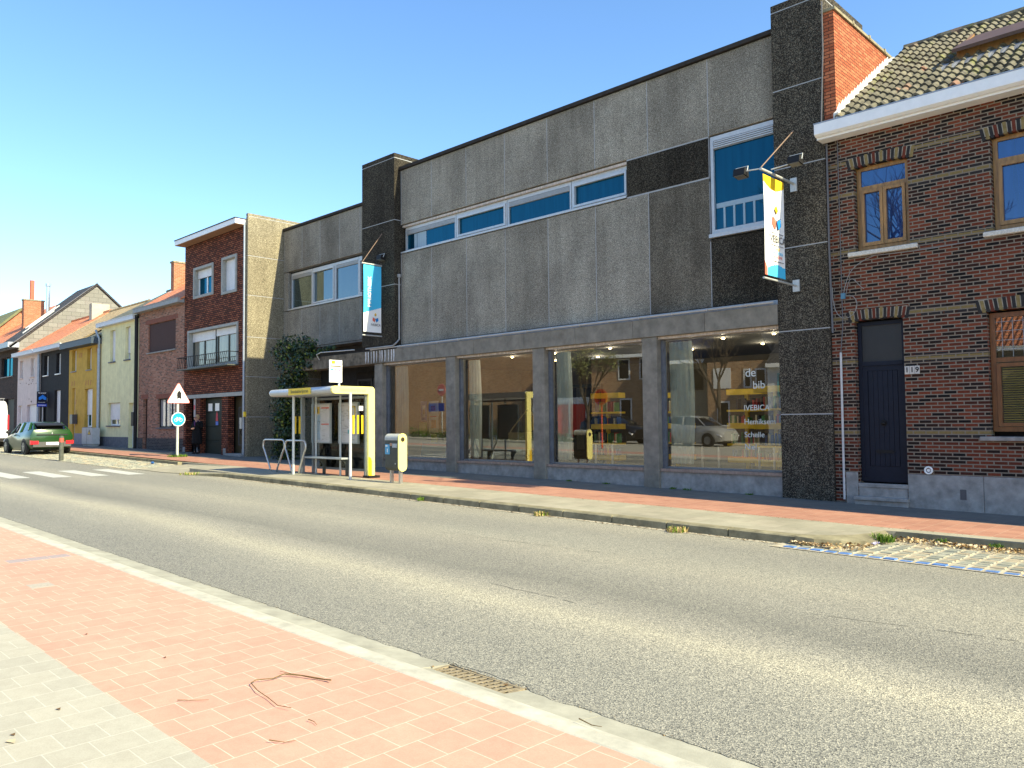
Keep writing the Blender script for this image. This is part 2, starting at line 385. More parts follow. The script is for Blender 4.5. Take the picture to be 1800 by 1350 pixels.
DKGL = mirror_glass('dark_glass', (.01, .012, .014), 1.8)
SHOPGL = mirror_glass('shop_glass', (.01, .01, .01), 2.6, see=1, wavy=.0012, seecol=(.92, .95, .90))
SHELGL = mirror_glass('shelter_glass', (.01, .01, .01), 1.25, see=1, seecol=(.93, .96, .95))
SHUT = stripes('roller_shutter_white', (.72, .72, .74), .045)
SHUTB = stripes('roller_shutter_brown', (.06, .025, .022), .045, rough=.85)
BR149 = brick('brick_corner_house', [(.012, .010, .010), (.135, .034, .018), (.034, .016, .012), (.165, .044, .023), (.105, .028, .016), (.022, .014, .012), (.145, .038, .020), (.065, .021, .014)], (.22, .185, .145), .215, .0655, .0105, bands=[(2.70, 0), (1.34, 0), (3.58, 0), (6.62, 0), (6.0, 0), (4.86, 0)])
BRLINT = brick('brick_lintel', [(.012, .012, .014), (.30, .21, .07), (.012, .012, .014), (.12, .03, .018)], (.34, .30, .25), .066, 1.0, .011, offs=0)
BRRED = brick('brick_orange_parapet', [(.36, .10, .045), (.46, .15, .07), (.40, .12, .055), (.50, .17, .08)], (.10, .045, .03), .21, .068, .009, dirt=.15)
BRH3 = brick('brick_tall_house', [(.13, .045, .026), (.27, .085, .045), (.18, .055, .032), (.32, .11, .06)], (.014, .012, .012), .21, .085, .016)
BRH2 = brick('brick_mixed_house', [(.36, .17, .11), (.32, .13, .08), (.17, .085, .06), (.42, .21, .14), (.33, .14, .09)], (.28, .22, .18), .20, .07, .010, bump=.3)
BRH2D = brick('brick_grey_plinth', [(.05, .045, .045), (.08, .07, .065)], (.15, .13, .12), .20, .07, .010)
BRDK = brick('brick_dark_far', [(.045, .028, .024), (.07, .038, .03), (.03, .02, .018)], (.09, .08, .07), .21, .07, .01)
BROPP = brick('brick_brown_opposite', [(.40, .22, .11), (.33, .17, .085), (.46, .28, .15)], (.42, .34, .24), .21, .07, .01)
BRCHIM = brick('brick_chimney', [(.40, .13, .06), (.48, .18, .09), (.36, .12, .055)], (.35, .25, .18), .21, .07, .01, dirt=.15)
REN_Y = render_mat('pale_yellow_render', (.72, .68, .40), .85, .12, 2.2, bump=.2)
REN_O = render_mat('ochre_painted_brick', (.52, .33, .065), .85, .15, 2.5, bump=.3, bscale=25)
REN_K = render_mat('black_painted_wall', (.018, .018, .02), .8, .3, 4, bump=.2)
REN_P = render_mat('pink_painted_brick', (.62, .53, .50), .85, .1, 3, bump=.2, bscale=25)
SLATEW = brick('slate_gable_cladding', [(.20, .20, .18), (.235, .235, .215), (.215, .21, .195)], (.11, .11, .10), .6, .3, .012, bump=.2, dirt=.1)
R_OR = rooftile('orange_roof_tiles', (.78, .30, .15), (.66, .23, .11)); R_TN = rooftile('tan_roof_tiles', (.55, .41, .22), (.46, .34, .18))
R_GN = rooftile('grey_green_roof_tiles', (.17, .175, .13), (.13, .135, .105)); R_BK = rooftile('black_roof_tiles', (.04, .04, .045), (.06, .06, .065))

# ================================================================ GROUND
def sheet(y0, y1, dz, x0=-150, x1=60, step=None):
    b = MB(); xs = sorted({x0, x1, *[q for q in (-80, 20) if x0 < q < x1]})
    for i in range(len(xs)-1):
        a, c = xs[i], xs[i+1]; b.quad((a, y0, g(a)+dz), (c, y0, g(c)+dz), (c, y1, g(c)+dz), (a, y1, g(a)+dz))
    return b
def slab(b, x0, x1, y0, y1, dz0, dz1):
    p = [(x0, y0), (x1, y0), (x1, y1), (x0, y1)]
    return b.add([(x, y, g(x)+dz0) for x, y in p]+[(x, y, g(x)+dz1) for x, y in p], [(0, 3, 2, 1), (4, 5, 6, 7), (0, 1, 5, 4), (1, 2, 6, 5), (2, 3, 7, 6), (3, 0, 4, 7)])
EARTH = simple('earth', (.16, .15, .10), .95, .3, 1)
struct('ground', sheet(-600, 600, -.30, -700, 600), EARTH)
def rdz(y): return -.07-.06*(y+11.9)/7.4
b = MB(); xs = [-150, -80, 20, 60]
for a, c in zip(xs, xs[1:]): b.quad((a, -11.90, g(a)+rdz(-11.9)), (c, -11.90, g(c)+rdz(-11.9)), (c, -4.5, g(c)+rdz(-4.5)), (a, -4.5, g(a)+rdz(-4.5)))
struct('road', b, ASPH)
# near side
def wavy_edge():                                       # ragged asphalt edge lying on the gutter
    b = MB(); x = -30.; pts = []
    while x < 4: pts.append((x, -11.90-.006-.022*random.random()-(.02 if random.random() < .2 else 0)+(.05 if -4.45 < x < -3.6 else 0))); x += .05+.05*random.random()
    for (a, ya), (c, yc) in zip(pts, pts[1:]):
        b.quad((a, ya, g(a)-.066), (c, yc, g(c)-.066), (c, -11.80, g(c)-.0675), (a, -11.80, g(a)-.0675))
        b.quad((a, ya, g(a)-.066), (c, yc, g(c)-.066), (c, yc, g(c)-.11), (a, ya, g(a)-.11))
    return b
struct('asphalt_edge', wavy_edge(), ASPH)
gut = MB(); x = -100.
def gslab(x0, x1, y0, y1, z0, z1):
    gut.add([(x0, y0, g(x0)+z0), (x1, y0, g(x1)+z0), (x1, y1, g(x1)+z1), (x0, y1, g(x0)+z1), (x0, y1, g(x0)-.3), (x1, y1, g(x1)-.3), (x0, y0, g(x0)-.3), (x1, y0, g(x1)-.3)], [(0, 1, 2, 3), (3, 2, 5, 4), (0, 3, 4, 6), (1, 7, 5, 2)])
while x < 6:
    x1 = x+1.0
    for a, c in ((x+.003, min(x1-.003, -4.38)), (max(x+.003, -3.62), x1-.003)):
        if c > a: gslab(a, c, -12.16, -11.885, -.042, -.074)
    x = x1
gslab(-4.38, -3.62, -12.16, -12.084, -.042, -.060)
struct('gutter', gut, GUT)
kb = MB(); x = -100.
while x < 6:
    x1 = x+1.0
    pr = [(-12.40, -.3), (-12.40, -.004), (-12.385, .002), (-12.27, -.002), (-12.20, -.022), (-12.162, -.040), (-12.162, -.3)]
    vs = [(x+.003, y, g(x)+z) for y, z in pr]+[(x1-.003, y, g(x1)+z) for y, z in pr]; n = len(pr)
    kb.add(vs, [tuple(range(n))[::-1], tuple(range(n, 2*n))]+[(i, (i+1) % n, (i+1) % n+n, i+n) for i in range(n)]); x = x1
struct('near_kerb', kb, KERB)
struct('red_pavement_near', sheet(-13.905, -12.402, 0), REDT)
struct('grey_pavement_near', sheet(-40, -13.905, 0), GRYT)
GREYTILE = simple('replacement_grey_tile', (.38, .34, .28), .85, .12, 30)
LILTILE = simple('replacement_lilac_tile', (.33, .28, .27), .85, .12, 30)
PATCHES = []
# drain grate in the near gutter
gr = thing('drain_grate', 'rusty slotted drain grate sunk in the near gutter', 'drain grate', (-4.0, -12.0, g(-4)-.07))
RUST = simple('worn_cast_iron', (.26, .215, .14), .8, .35, 18, bump=.5)
b = MB(); zt = g(-4)-.066
b.box(-4.375, -3.625, -12.083, -12.065, zt-.05, zt); b.box(-4.375, -3.625, -11.935, -11.915, zt-.05, zt)
b.box(-4.375, -4.35, -12.065, -11.935, zt-.05, zt); b.box(-3.65, -3.625, -12.065, -11.935, zt-.05, zt)
part('grate_frame', b, RUST, gr)
b = MB()
for i in range(11):
    x0 = -4.345+i*.062
    b.add([(x0, -12.065, zt-.003), (x0+.034, -12.065, zt-.003), (x0+.074, -11.935, zt-.003), (x0+.040, -11.935, zt-.003),
           (x0, -12.065, zt-.008), (x0+.034, -12.065, zt-.008), (x0+.074, -11.935, zt-.008), (x0+.040, -11.935, zt-.008)],
          [(0, 1, 2, 3), (7, 6, 5, 4), (0, 4, 5, 1), (1, 5, 6, 2), (2, 6, 7, 3), (3, 7, 4, 0)])
for y in (-12.025, -11.985): b.box(-4.35, -3.65, y, y+.008, zt-.008, zt-.0045)
part('grate_bars', b, RUST, gr)
b = MB(); b.box(-4.35, -3.65, -12.065, -11.935, zt-.07, zt-.012); part('slot_shade_plate', b, BLKP, gr)  # black plate close under the bars, painted stand-in for the shaded shaft
# far pavement
struct('grey_pavement_far', sheet(-1.46, 3.0, 0), GRYF)
struct('red_pavement_far', sheet(-3.06, -1.46, .0), REDF)
b = MB(); slab(b, -25.2, -5.1, -4.62, -3.06, -.3, 0.0)
pp = [(-5.1, -4.62), (-4.95, -4.55), (-4.75, -4.4), (-4.55, -4.15), (-4.45, -3.85), (-4.4, -3.4), (-4.2, -3.35), (-4.2, -3.06), (-5.1, -3.06)]
b.add([(x, y, g(x)) for x, y in pp], [tuple(range(len(pp)))])
for (a, ya), (c, yc) in zip(pp[:7], pp[1:8]): b.quad((a, ya, g(a)-.3), (c, yc, g(c)-.3), (c, yc, g(c)), (a, ya, g(a)))
b.quad((-4.2, -3.36, g(-4.2)-.3), (-3.9, -3.352, g(-3.9)-.3), (-3.9, -3.352, g(-3.9)), (-4.2, -3.36, g(-4.2)))
slab(b, -4.2, 60, -3.35, -3.06, -.3, 0.0)
slab(b, -150, -25.2, -3.22, -3.06, -.3, 0.0)
struct('bus_platform', b, PLAT)
b = MB()                                              # dropped corner of the platform by the crossing
pts = [(-25.2, -3.22), (-25.2, -4.62), (-22.6, -4.62), (-22.6, -4.7), (-24.2, -4.95), (-25.6, -5.3), (-27.6, -5.3), (-28.6, -3.22)]
b.add([(x, y, g(x)+(.002 if y > -4.6 and x > -25.3 else -.11 if y < -4.6 and x < -24 else -.01 if x > -25 else -.08)) for x, y in pts], [tuple(range(len(pts)))])
struct('dropped_platform_ramp', b, PLAT)
kb = MB(); x = -24.6; k = 0                            # platform kerb stones, each with its joint
while x < -5.35:
    x1 = x+1.085; dr = 0 if x > -22.4 else (-22.3-x)*.045
    yo = 0 if x > -22.4 else -(-22.4-x)*.16; yo1 = 0 if x1 > -22.4 else -(-22.4-x1)*.16
    pr = [(-4.62, -.3), (-4.62, 0), (-4.795, 0.0), (-4.822, -.018), (-4.832, -.145), (-4.832, -.3)]
    vs = [(x+.012, y+yo, g(x)+(z-dr if z > -.1 else z)) for y, z in pr]+[(x1-.012, y+yo1, g(x1)+(z-max(0, dr-.045) if z > -.1 else z)) for y, z in pr]; n = len(pr)
    kb.add(vs, [tuple(range(n))[::-1], tuple(range(n, 2*n))]+[(i, (i+1) % n, (i+1) % n+n, i+n) for i in range(n)]); x = x1; k += 1
pr = []                                               # rounded end stone
cx, cy = -5.0, -4.1
path = [(-5.1, -4.84), (-4.85, -4.8), (-4.55, -4.62), (-4.3, -4.3), (-4.2, -3.9), (-4.19, -3.6)]
inn = [(-5.1, -4.62), (-4.95, -4.55), (-4.75, -4.4), (-4.55, -4.15), (-4.45, -3.85), (-4.4, -3.4)]
for i in range(len(path)-1):
    (a, ya), (c, yc) = path[i], path[i+1]; (d, yd), (e, ye) = inn[i], inn[i+1]
    h0 = -.0-.016*i; h1 = -.0-.016*(i+1)
    kb.add([(a, ya, g(a)-.3), (c, yc, g(c)-.3), (c, yc, g(c)+h1), (a, ya, g(a)+h0), (d, yd, g(d)+.003), (e, ye, g(e)+.003)], [(0, 1, 2, 3), (3, 2, 5, 4)])
kb.quad((-4.45, -3.37, g(-4)-.3), (20, -3.37, g(20)-.3), (20, -3.37, g(20)+.001), (-4.25, -3.37, g(-4)+.001))
struct('platform_kerb', kb, KERBD)
b = MB(); slab(b, -28, -5.2, -4.97, -4.834, -.3, -.121); struct('far_gutter', b, SAND)
kb = MB(); x = -100.
while x < -29: slab(kb, x+.005, x+.995, -3.38, -3.22, -.3, -.01); x += 1
struct('far_left_kerb', kb, KERBD)
# cobbled parking bays: every sett a rounded stone
def cobbles(x0, x1, y0, y1, dz, sx, sy, edge=None):
    b = MB(); x = x0
    while x < x1:
        y = y0+random.random()*.02
        while y < y1:
            a = x+random.uniform(.006, .014); c = x+sx-random.uniform(.008, .028); d = y+random.uniform(.006, .016); e = y+sy-random.uniform(.006, .018)
            z = g(x)+dz+random.uniform(-.006, .006); m = .012; j = lambda: random.uniform(-.012, .012)
            b.m = 1 if (edge and y < y0+edge) else (0 if random.random() < .6 else 2 if random.random() < .6 else 3)
            lo = [(a+j(), d+j(), z-.03), (c+j(), d+j(), z-.03), (c+j(), e+j(), z-.03), (a+j(), e+j(), z-.03)]
            hi = [(a+m, d+m, z), (c-m, d+m, z), (c-m, e-m, z), (a+m, e-m, z)]
            b.add(lo+hi, [(4, 5, 6, 7), (0, 1, 5, 4), (1, 2, 6, 5), (2, 3, 7, 6), (3, 0, 4, 7)]); y += sy
        x += sx
    return b
CB = [simple('sett_grey', (.30, .30, .24), .8, .25, 9), simple('sett_blue_paint', (.10, .20, .44), .7, .25, 9), simple('sett_tan', (.36, .31, .22), .8, .25, 9), simple('sett_dark', (.23, .24, .2), .8, .2, 9)]
b = sheet(-5.22, -3.37, -.1155, -5.3, 20); struct('right_bay_bed', b, SAND)
struct('right_cobbled_parking_bay', cobbles(-5.15, 3.5, -5.2, -3.75, -.108, .19, .145, .1), CB)
b = MB(); b.quad((-5.9, -5.35, g(-5.9)-.126), (8, -5.6, g(8)-.126), (8, -5.2, g(8)-.126), (-5.0, -5.15, g(-5)-.126)); struct('right_bay_gutter', b, SAND)
b = sheet(-5.6, -3.38, -.111, -75, -27.6); struct('left_bay_bed', b, SAND)
struct('left_cobbled_parking_bay', cobbles(-60, -28.0, -5.6, -3.45, -.105, .2, .2), [CB[0], CB[2], CB[2], CB[3]])
# zebra crossing
for i, (y, xa) in enumerate([(-6.2, -28.45), (-7.22, -28.5), (-8.2, -28.6), (-9.2, -28.9), (-10.2, -29.0), (-11.2, -29.1)]):
    b = MB(); x0, x1 = xa, xa+3.15
    n = 24
    for k in range(n):
        a = x0+(x1-x0)*k/n; c = x0+(x1-x0)*(k+1)/n
        b.quad((a, y-.25, g(a)+rdz(y-.25)+.004), (c, y-.25, g(c)+rdz(y-.25)+.004), (c, y+.25, g(c)+rdz(y+.25)+.004), (a, y+.25, g(a)+rdz(y+.25)+.004))
    o = struct('crosswalk_stripe', b, WHITEP)
random.seed(31); b = MB()                              # hairline cracks sealed with dark bitumen
for (x0, y0, L, dy) in ((-9.5, -7.6, 3.2, .25), (-6.2, -9.75, 1.3, -.1), (-16, -6.9, 4.0, .3), (-12, -9.6, 2.2, .2), (-3.2, -8.6, 1.6, .3), (-20, -8.8, 3.5, .2)):
    x = x0; y = y0; n = int(L/.07)
    for k in range(n):
        x2 = x+.07; y2 = y+dy/n+random.gauss(0, .012); w = .0035+.004*random.random()
        if random.random() < .85: b.quad((x, y-w, g(x)+rdz(y-w)+.0025), (x2, y2-w, g(x2)+rdz(y2-w)+.0025), (x2, y2+w, g(x2)+rdz(y2+w)+.0025), (x, y+w, g(x)+rdz(y+w)+.0025))
        x, y = x2, y2
struct('road_cracks', b, simple('crack_bitumen', (.15, .145, .125), .9, .3, 10))
random.seed(17)
# white worn lines on the ramp
b = MB()
for xa in (-26.6, -25.4): b.quad((xa, -4.55, g(xa)+.001), (xa+.9, -4.0, g(xa)+.004), (xa+.4, -3.8, g(xa)+.004), (xa-.5, -4.3, g(xa)+.001))

# ================================================================ LIBRARY
LB = thing('library_building', 'long grey aggregate concrete library with big street windows and two dark towers', 'library', (-18, 0, 0))
def towerbox(nm, x0, x1, y0, y1, z0, z1, joints, mat, ref=LB):
    b = MB(); zs = [z0]+sorted(joints)+[z1]
    for a, c in zip(zs, zs[1:]): b.bbox(x0, x1, y0, y1, a+(.011 if a != z0 else 0), c-(.011 if c != z1 else 0), .008)
    o = part(nm, b, mat, ref)
    b = MB(); b.box(x0+.008, x1-.008, y0+.008, y1-.02, z0+.02, z1-.05)
    part('joint_sealant', b, JOINT, o); return o
towerbox('tower', -7.62, -6.54, 0, 2.2, -.3, 10.33, [1.71, 3.42, 5.14, 6.82, 8.48, 10.17], AGGT)
towerbox('tower', -22.35, -20.56, -.04, 1.9, 4.14, 10.37, [6.08, 8.18, 10.22], AGGD)
towerbox('party_wall', -30.52, -30.36, -.02, 7, -.2, 10.27, [1.92, 3.56, 5.18, 6.89, 8.52, 10.15], AGGS)
# cladding panels
seams = [-20.56+.04, -19.0, -17.4, -15.78, -14.16, -12.54, -10.92, -9.27, -7.64]
def panel(x0, x1, y, z0, z1, mat=AGG, nm='cladding_panel'):
    b = MB(); b.bbox(x0+.011, x1-.011, y, y+.12, z0+.008, z1-.008, .007); return part(nm, b, mat, LB)
pm = [AGG, AGG, AGG, AGG, AGG, AGG, AGG, AGG]
for i in range(8): panel(seams[i], seams[i+1], .2, 8.02, 9.82, pm[i])
for i in range(8):
    if i < 7: panel(seams[i], seams[i+1], .2, 4.13, 7.07, AGG if i < 6 else AGGM)
panel(seams[5]+.98, seams[7], .2, 7.09, 8.0, AGGD)
panel(seams[7], seams[8], .2, 4.13, 5.66, AGGD)
b = MB(); b.box(-20.54, -7.63, .207, .45, 8.03, 9.81); b.box(-20.54, -9.28, .207, .45, 4.14, 7.06); b.box(-11.55, -9.28, .208, .45, 7.0, 8.05); b.box(-9.28, -7.63, .207, .45, 4.14, 5.62)
part('joint_sealant', b, JOINT, LB)
b = MB(); b.box(-20.6, -7.6, .13, 3, 9.825, 9.92); part('roof_edge', b, CAPB, LB)
# wing
ws = [-30.36, -28.9, -27.55, -26.2, -24.82, -23.4, -22.3]
for i in range(6): panel(ws[i]+(.02 if i == 0 else 0), ws[i+1], 1.6, 7.98, 9.75); panel(ws[i]+(.02 if i == 0 else 0), ws[i+1], 1.6, 4.72, 6.33)
panel(-30.34, -29.95, 1.6, 6.34, 7.97, AGG)
b = MB(); b.box(-30.34, -22.3, 1.607, 1.8, 7.99, 9.74); b.box(-30.34, -22.3, 1.607, 1.8, 4.74, 6.32); part('joint_sealant', b, JOINT, LB)
b = MB(); b.box(-30.34, -22.35, 1.53, 4, 9.755, 9.85); part('roof_edge', b, CAPB, LB)
b = MB(); b.box(-30.34, -22.0, 1.62, 6, 4.66, 4.715); part('soffit', b, CONC, LB)
# strip windows
def pane(x0, x1, z0, z1, y, mat, parent, t=.01):
    b = MB(); b.box(x0, x1, y, y+t, z0, z1); return part('pane', b, mat, parent)
def strip_window(x0, x1, z0, z1, y, sash, first=False):
    b = MB(); w = .05
    b.frame(x0, x1, z0, z1, y, y+.08, w, .06, .1)
    if sash: b.frame(x0+w+.003, x1-w-.003, z0+.063, z1-.103, y-.03, y+.05, .055, .06, .07)
    fr = part('window', b, ALU, LB)
    if not sash:
        v = MB()
        for k in range(4): v.box(x0+w+.01, x1-w-.01, y-.004, y+.03, z1-.135-.03*k, z1-.120-.03*k)
        part('vent_grille', v, ALU, fr)
        v = MB(); v.box(x0+w, x1-w, y+.031, y+.05, z1-.24, z1-.1); part('vent_back', v, ALUD, fr)
    pane(x0+w, x1-w, z0+.06, z1-.1, y+.055, BLUEGL if y < 1 else WINGL, fr); return fr
mx = [-20.45, -18.12, -15.9, -13.65, -11.57]
mx = [-20.45, -17.98, -15.8, -13.42, -11.57]
for i in range(4):
    f = strip_window(mx[i]+.01, mx[i+1]-.01, 7.14, 7.93, .32, i % 2 == 1)
    if i == 0:
        b = MB(); b.box(-19.9, -19.45, .368, .373, 7.22, 7.68); b.box(-20.05, -19.92, .368, .373, 7.22, 7.68); part('curtain_strip', b, stripes('pale_blue_blind', (.32, .42, .48), .09, axis=0, depth=.75), f)
b = MB(); b.box(-20.5, -11.56, .17, .35, 7.085, 7.13); part('sill', b, ALU, LB)
b = MB(); b.box(-20.5, -11.56, .24, .32, 7.935, 8.0); part('window_head', b, HEADW, LB)
mw = [-29.93, -28.3, -26.66, -25.05, -23.5, -22.3]
for i in range(5): strip_window(mw[i]+.01, mw[i+1]-.01, 6.40, 7.90, 1.72, i % 2 == 1)
b = MB(); b.box(-29.95, -22.3, 1.56, 1.72, 6.345, 6.395); part('sill', b, ALU, LB)
CURT = simple('pale_curtain', (.74, .82, .82), .9, .1, 4)
# big corner window
bw = MB(); bw.frame(-9.25, -7.66, 5.78, 8.0, .24, .33, .07, .09, .1)
bwf = part('window', bw, ALU, LB, label='tall upper window beside the right tower')
pane(-9.18, -7.73, 5.87, 7.9, .30, BLUEGL, bwf)
b = MB()
for k in range(4): b.box(-9.17, -7.74, .232, .26, 7.86-.045*k, 7.885-.045*k)
part('vent_grille', b, ALU, bwf); b = MB(); b.box(-9.17, -7.74, .262, .285, 7.7, 7.9); part('vent_back', b, ALUD, bwf)
b = MB(); b.box(-9.15, -7.75, .285, .297, 6.36, 6.47)
for k in range(6): b.box(-8.98+k*.24, -8.93+k*.24, .285, .297, 5.89, 6.36)
part('balustrade', b, simple('pale_blue_rail', (.30, .40, .47), .5, .05), bwf)
b = MB(); b.box(-9.28, -7.63, .15, .3, 5.69, 5.77); part('sill', b, ALU, LB)
# beam, columns, gutter pipes
b = MB(); xs = [-27.6, -25.2, -22.6, -20.6, -18.6, -16.9, -14.9, -13.1, -11.3, -9.35, -7.625]
for a, c in zip(xs, xs[1:]): b.bbox(a+.003, c-.003, .0, .5, 3.575, 4.0, .006)
part('beam', b, CONC, LB)
b = MB(); b.bbox(-27.7, -21.1, -.012, .0+.4, 3.572, 4.01, .006); part('weathered_beam_cladding', b, CONCD, LB, label='stained and streaked left stretch of the concrete beam')
b = MB()
for k in range(11):
    a = -22.2+k*.155+random.uniform(-.03, .03); w = random.uniform(.02, .06)
    pts = [(a, 3.99), (a+w, 3.99), (a+w*1.2, 3.8), (a+w*.8, 3.58+random.uniform(0, .1)), (a+w*.2, 3.6)]
    b.prism(pts, 'y', -.0165, -.0125)
part('lime_streaks', b, LIME, LB)
b = MB(); b.box(-20.56, -7.64, .05, .2, 4.005, 4.10); part('zinc_flashing', b, ZINC, LB)
b = MB(); b.tube([(-21.9, .03, 4.02), (-21.9, -.03, 4.05), (-7.7, -.03, 4.05)], .022, 8)
for k in range(14):
    xx = -20.3+k*.92; b.box(xx, xx+.02, -.056, .03, 4.02, 4.08)
part('gutter_pipe', b, simple('pipe_pvc', (.45, .44, .42), .5, .1), LB, smooth='auto')
b = MB(); b.tube([(-22.1, -.06, 4.09), (-20.62, -.06, 4.09), (-20.5, -.04, 4.16), (-20.5, .1, 4.3), (-20.5, .1, 6.3)], .028, 8)
b.tube([(-20.5, .1, 6.3), (-20.5, .1, 6.4)], .06, 8)
part('downpipe', b, simple('pipe_grey', (.3, .3, .3), .5, .1), LB, smooth='auto')
for x0 in (-21.75, -18.17, -14.62, -11.07):
    b = MB(); b.bbox(x0, x0+.42, .03, .46, -.3, 3.572, .01); part('column', b, CONC, LB)
    b = MB(); b.box(x0+.425, x0+.50, .2, .3, .4, 3.50); part('column_trim', b, STONED, LB)
# shop windows
for i, (x0, x1) in enumerate([(-21.33, -18.17), (-17.75, -14.62), (-14.2, -11.07), (-10.65, -7.625)]):
    b = MB(); b.box(x0, x1, .12, .4, -.3, .425)
    part('stone_plinth', b, STONE, LB)
    b = MB(); b.box(x0+.002, x1-.002, .08, .34, .43, .495); part('window_sill', b, SILLW, LB)
    b = MB(); b.box(x0+.002, x1-.002, .10, .3, 3.51, 3.57); part('window_head', b, HEADW, LB)
    b = MB(); b.frame(x0+.002, x1-.002, .50, 3.505, .28, .34, .045, .04, .03)
    fr = part('shop_window', b, ALUD, LB)
    b = MB(); b.quad((x0+.045, .30, .54), (x1-.045, .30, .54), (x1-.045, .30, 3.475), (x0+.045, .30, 3.475)); part('pane', b, SHOPGL, fr)
# walls behind, roof slab, interior shell
INW = simple('interior_wall', (.10, .085, .06), .9, .1, 2); INF = simple('interior_floor', (.12, .10, .07), .5, .1, 3); INC = simple('interior_ceiling', (.07, .065, .06), .9, .05)
b = MB(); b.box(-21.7, -7.0, 7.0, 7.2, -.3, 3.9); b.box(-22.0, -21.8, .5, 7.2, -.3, 3.9); b.box(-7.2, -7.0, 2.3, 7.2, -.3, 3.9); part('interior_wall', b, INW, LB)
b = MB(); b.box(-22, -7, .4, 7.2, .28, .32); part('interior_floor', b, INF, LB)
b = MB(); b.box(-22, -6.6, .5, 7.2, 3.6, 3.75); part('interior_ceiling', b, INC, LB)
b = MB(); b.box(-22.3, -6.56, .46, 9, 4.0, 9.8); b.m = 0; b.box(-30.3, -22.35, 1.82, 9, 4.73, 9.74); b.box(-30.3, -22.3, 3.4, 9, -.3, 4.65); b.box(-30.3, -22.0, 2.2, 3.4, 4.0, 4.65)
part('core_wall', b, simple('core_concrete', (.06, .058, .055), .9, .2), LB)
# recessed entrance
DARKW = simple('dark_entrance_timber', (.035, .028, .02), .6, .3)
b = MB(); b.box(-27.5, -22.0, 3.3, 3.38, 0, 3.7)
part('entrance_wall', b, DARKW, LB)
for k, xx in enumerate((-27.3, -26.2, -25.1, -24.0, -22.9)):
    b = MB(); b.frame(xx, xx+1.0, .25, 3.4, 3.2, 3.29, .07); d = part('entrance_door', b, simple('bronze_frame', (.10, .095, .085), .5, .1), LB)
    pane(xx+.07, xx+.93, .32, 3.33, 3.25, DKGL, d)
    b = MB(); b.box(xx+.08, xx+.92, 3.19, 3.2, 2.2, 2.24); part('door_rail', b, ALUD, d)
b = MB(); b.tube([(-25.0, -.02, 3.9), (-25.0, -.14, 4.08), (-24.7, -.16, 4.14), (-22.7, -.1, 4.1)], .018, 6); part('cable_conduit', b, GALV, LB, smooth='auto')

# --- interior objects behind the shop windows
SHY = simple('yellow_shelf', (.80, .56, .04), .5, .08)
bookcols = [simple('book_%s' % n, c, .7, .1) for n, c in (('red', (.4, .05, .04)), ('blue', (.06, .12, .35)), ('cream', (.6, .55, .4)), ('green', (.08, .25, .1)), ('dark', (.05, .05, .06)))]
def shelf(x0, y, n, lab, w=.95):
    t = thing('bookshelf', lab, 'bookshelf', (x0, y, .32), 0, 'yellow shelves inside the library')
    b = MB(); b.box(x0+w/2-.05, x0+w/2+.05, y+.12, y+.2, .32, 2.35); part('upright', b, SHY, t)
    for k in range(5):
        b = MB(); z = .55+k*.42; b.box(x0, x0+w, y, y+.30, z, z+.14 if k % 2 == 0 else z+.05); part('shelf_board', b, SHY, t)
        if k < 4:
            bb = MB(); xx = x0+.04
            while xx < x0+w-.1:
                ww = random.uniform(.02, .05); bb.m = random.randrange(5); hh = random.uniform(.14, .2)
                if random.random() < .45: bb.box(xx, xx+ww, y+.05, y+.22, z+.141 if k % 2 == 0 else z+.051, z+.14+hh)
                xx += ww+.003
            if bb.f: part('books', bb, bookcols, t)
    return t
shelf(-14.1+.2, 1.6, 5, 'yellow bookshelf seen through the third shop window'); shelf(-10.2, 2.4, 5, 'yellow bookshelf deep behind the fourth shop window'); shelf(-8.9, 1.3, 5, 'yellow bookshelf at the right end of the fourth shop window'); shelf(-12.6, 3.0, 5, 'yellow bookshelf behind the parked car reflection in the third shop window')
def curtain(x0, x1, lab, flare=.12):
    b = MB(); n = int((x1-x0)/.02); vs = []; rows = 14
    for j in range(rows+1):
        q = j/rows; z = .6+q*2.85
        for i in range(n+1):
            u = i/n; xx = x0+(x1-x0)*u*(1+flare*math.sin(q*3.1)); vs.append((xx, .42+.035*math.sin(u*(x1-x0)*58+math.sin(q*4)*.5)+.01*math.sin(u*91), z))
    b.add(vs, [(j*(n+1)+i, j*(n+1)+i+1, (j+1)*(n+1)+i+1, (j+1)*(n+1)+i) for j in range(rows) for i in range(n)])
    solo('curtain', b, CURT, lab, 'curtain', 'pale curtains hanging behind the shop windows', smooth=True, origin=((x0+x1)/2, .42, .6))
curtain(-21.1, -20.5, 'pale curtain at the left edge of the first shop window'); curtain(-18.6, -18.25, 'narrow pale curtain at the right edge of the first shop window')
curtain(-17.55, -17.1, 'pale curtain at the left edge of the second shop window'); curtain(-14.95, -14.68, 'narrow pale curtain at the right edge of the second shop window')
curtain(-14.1, -13.6, 'pale curtain at the left edge of the third shop window'); curtain(-10.55, -9.95, 'wide pale curtain at the left edge of the fourth shop window')
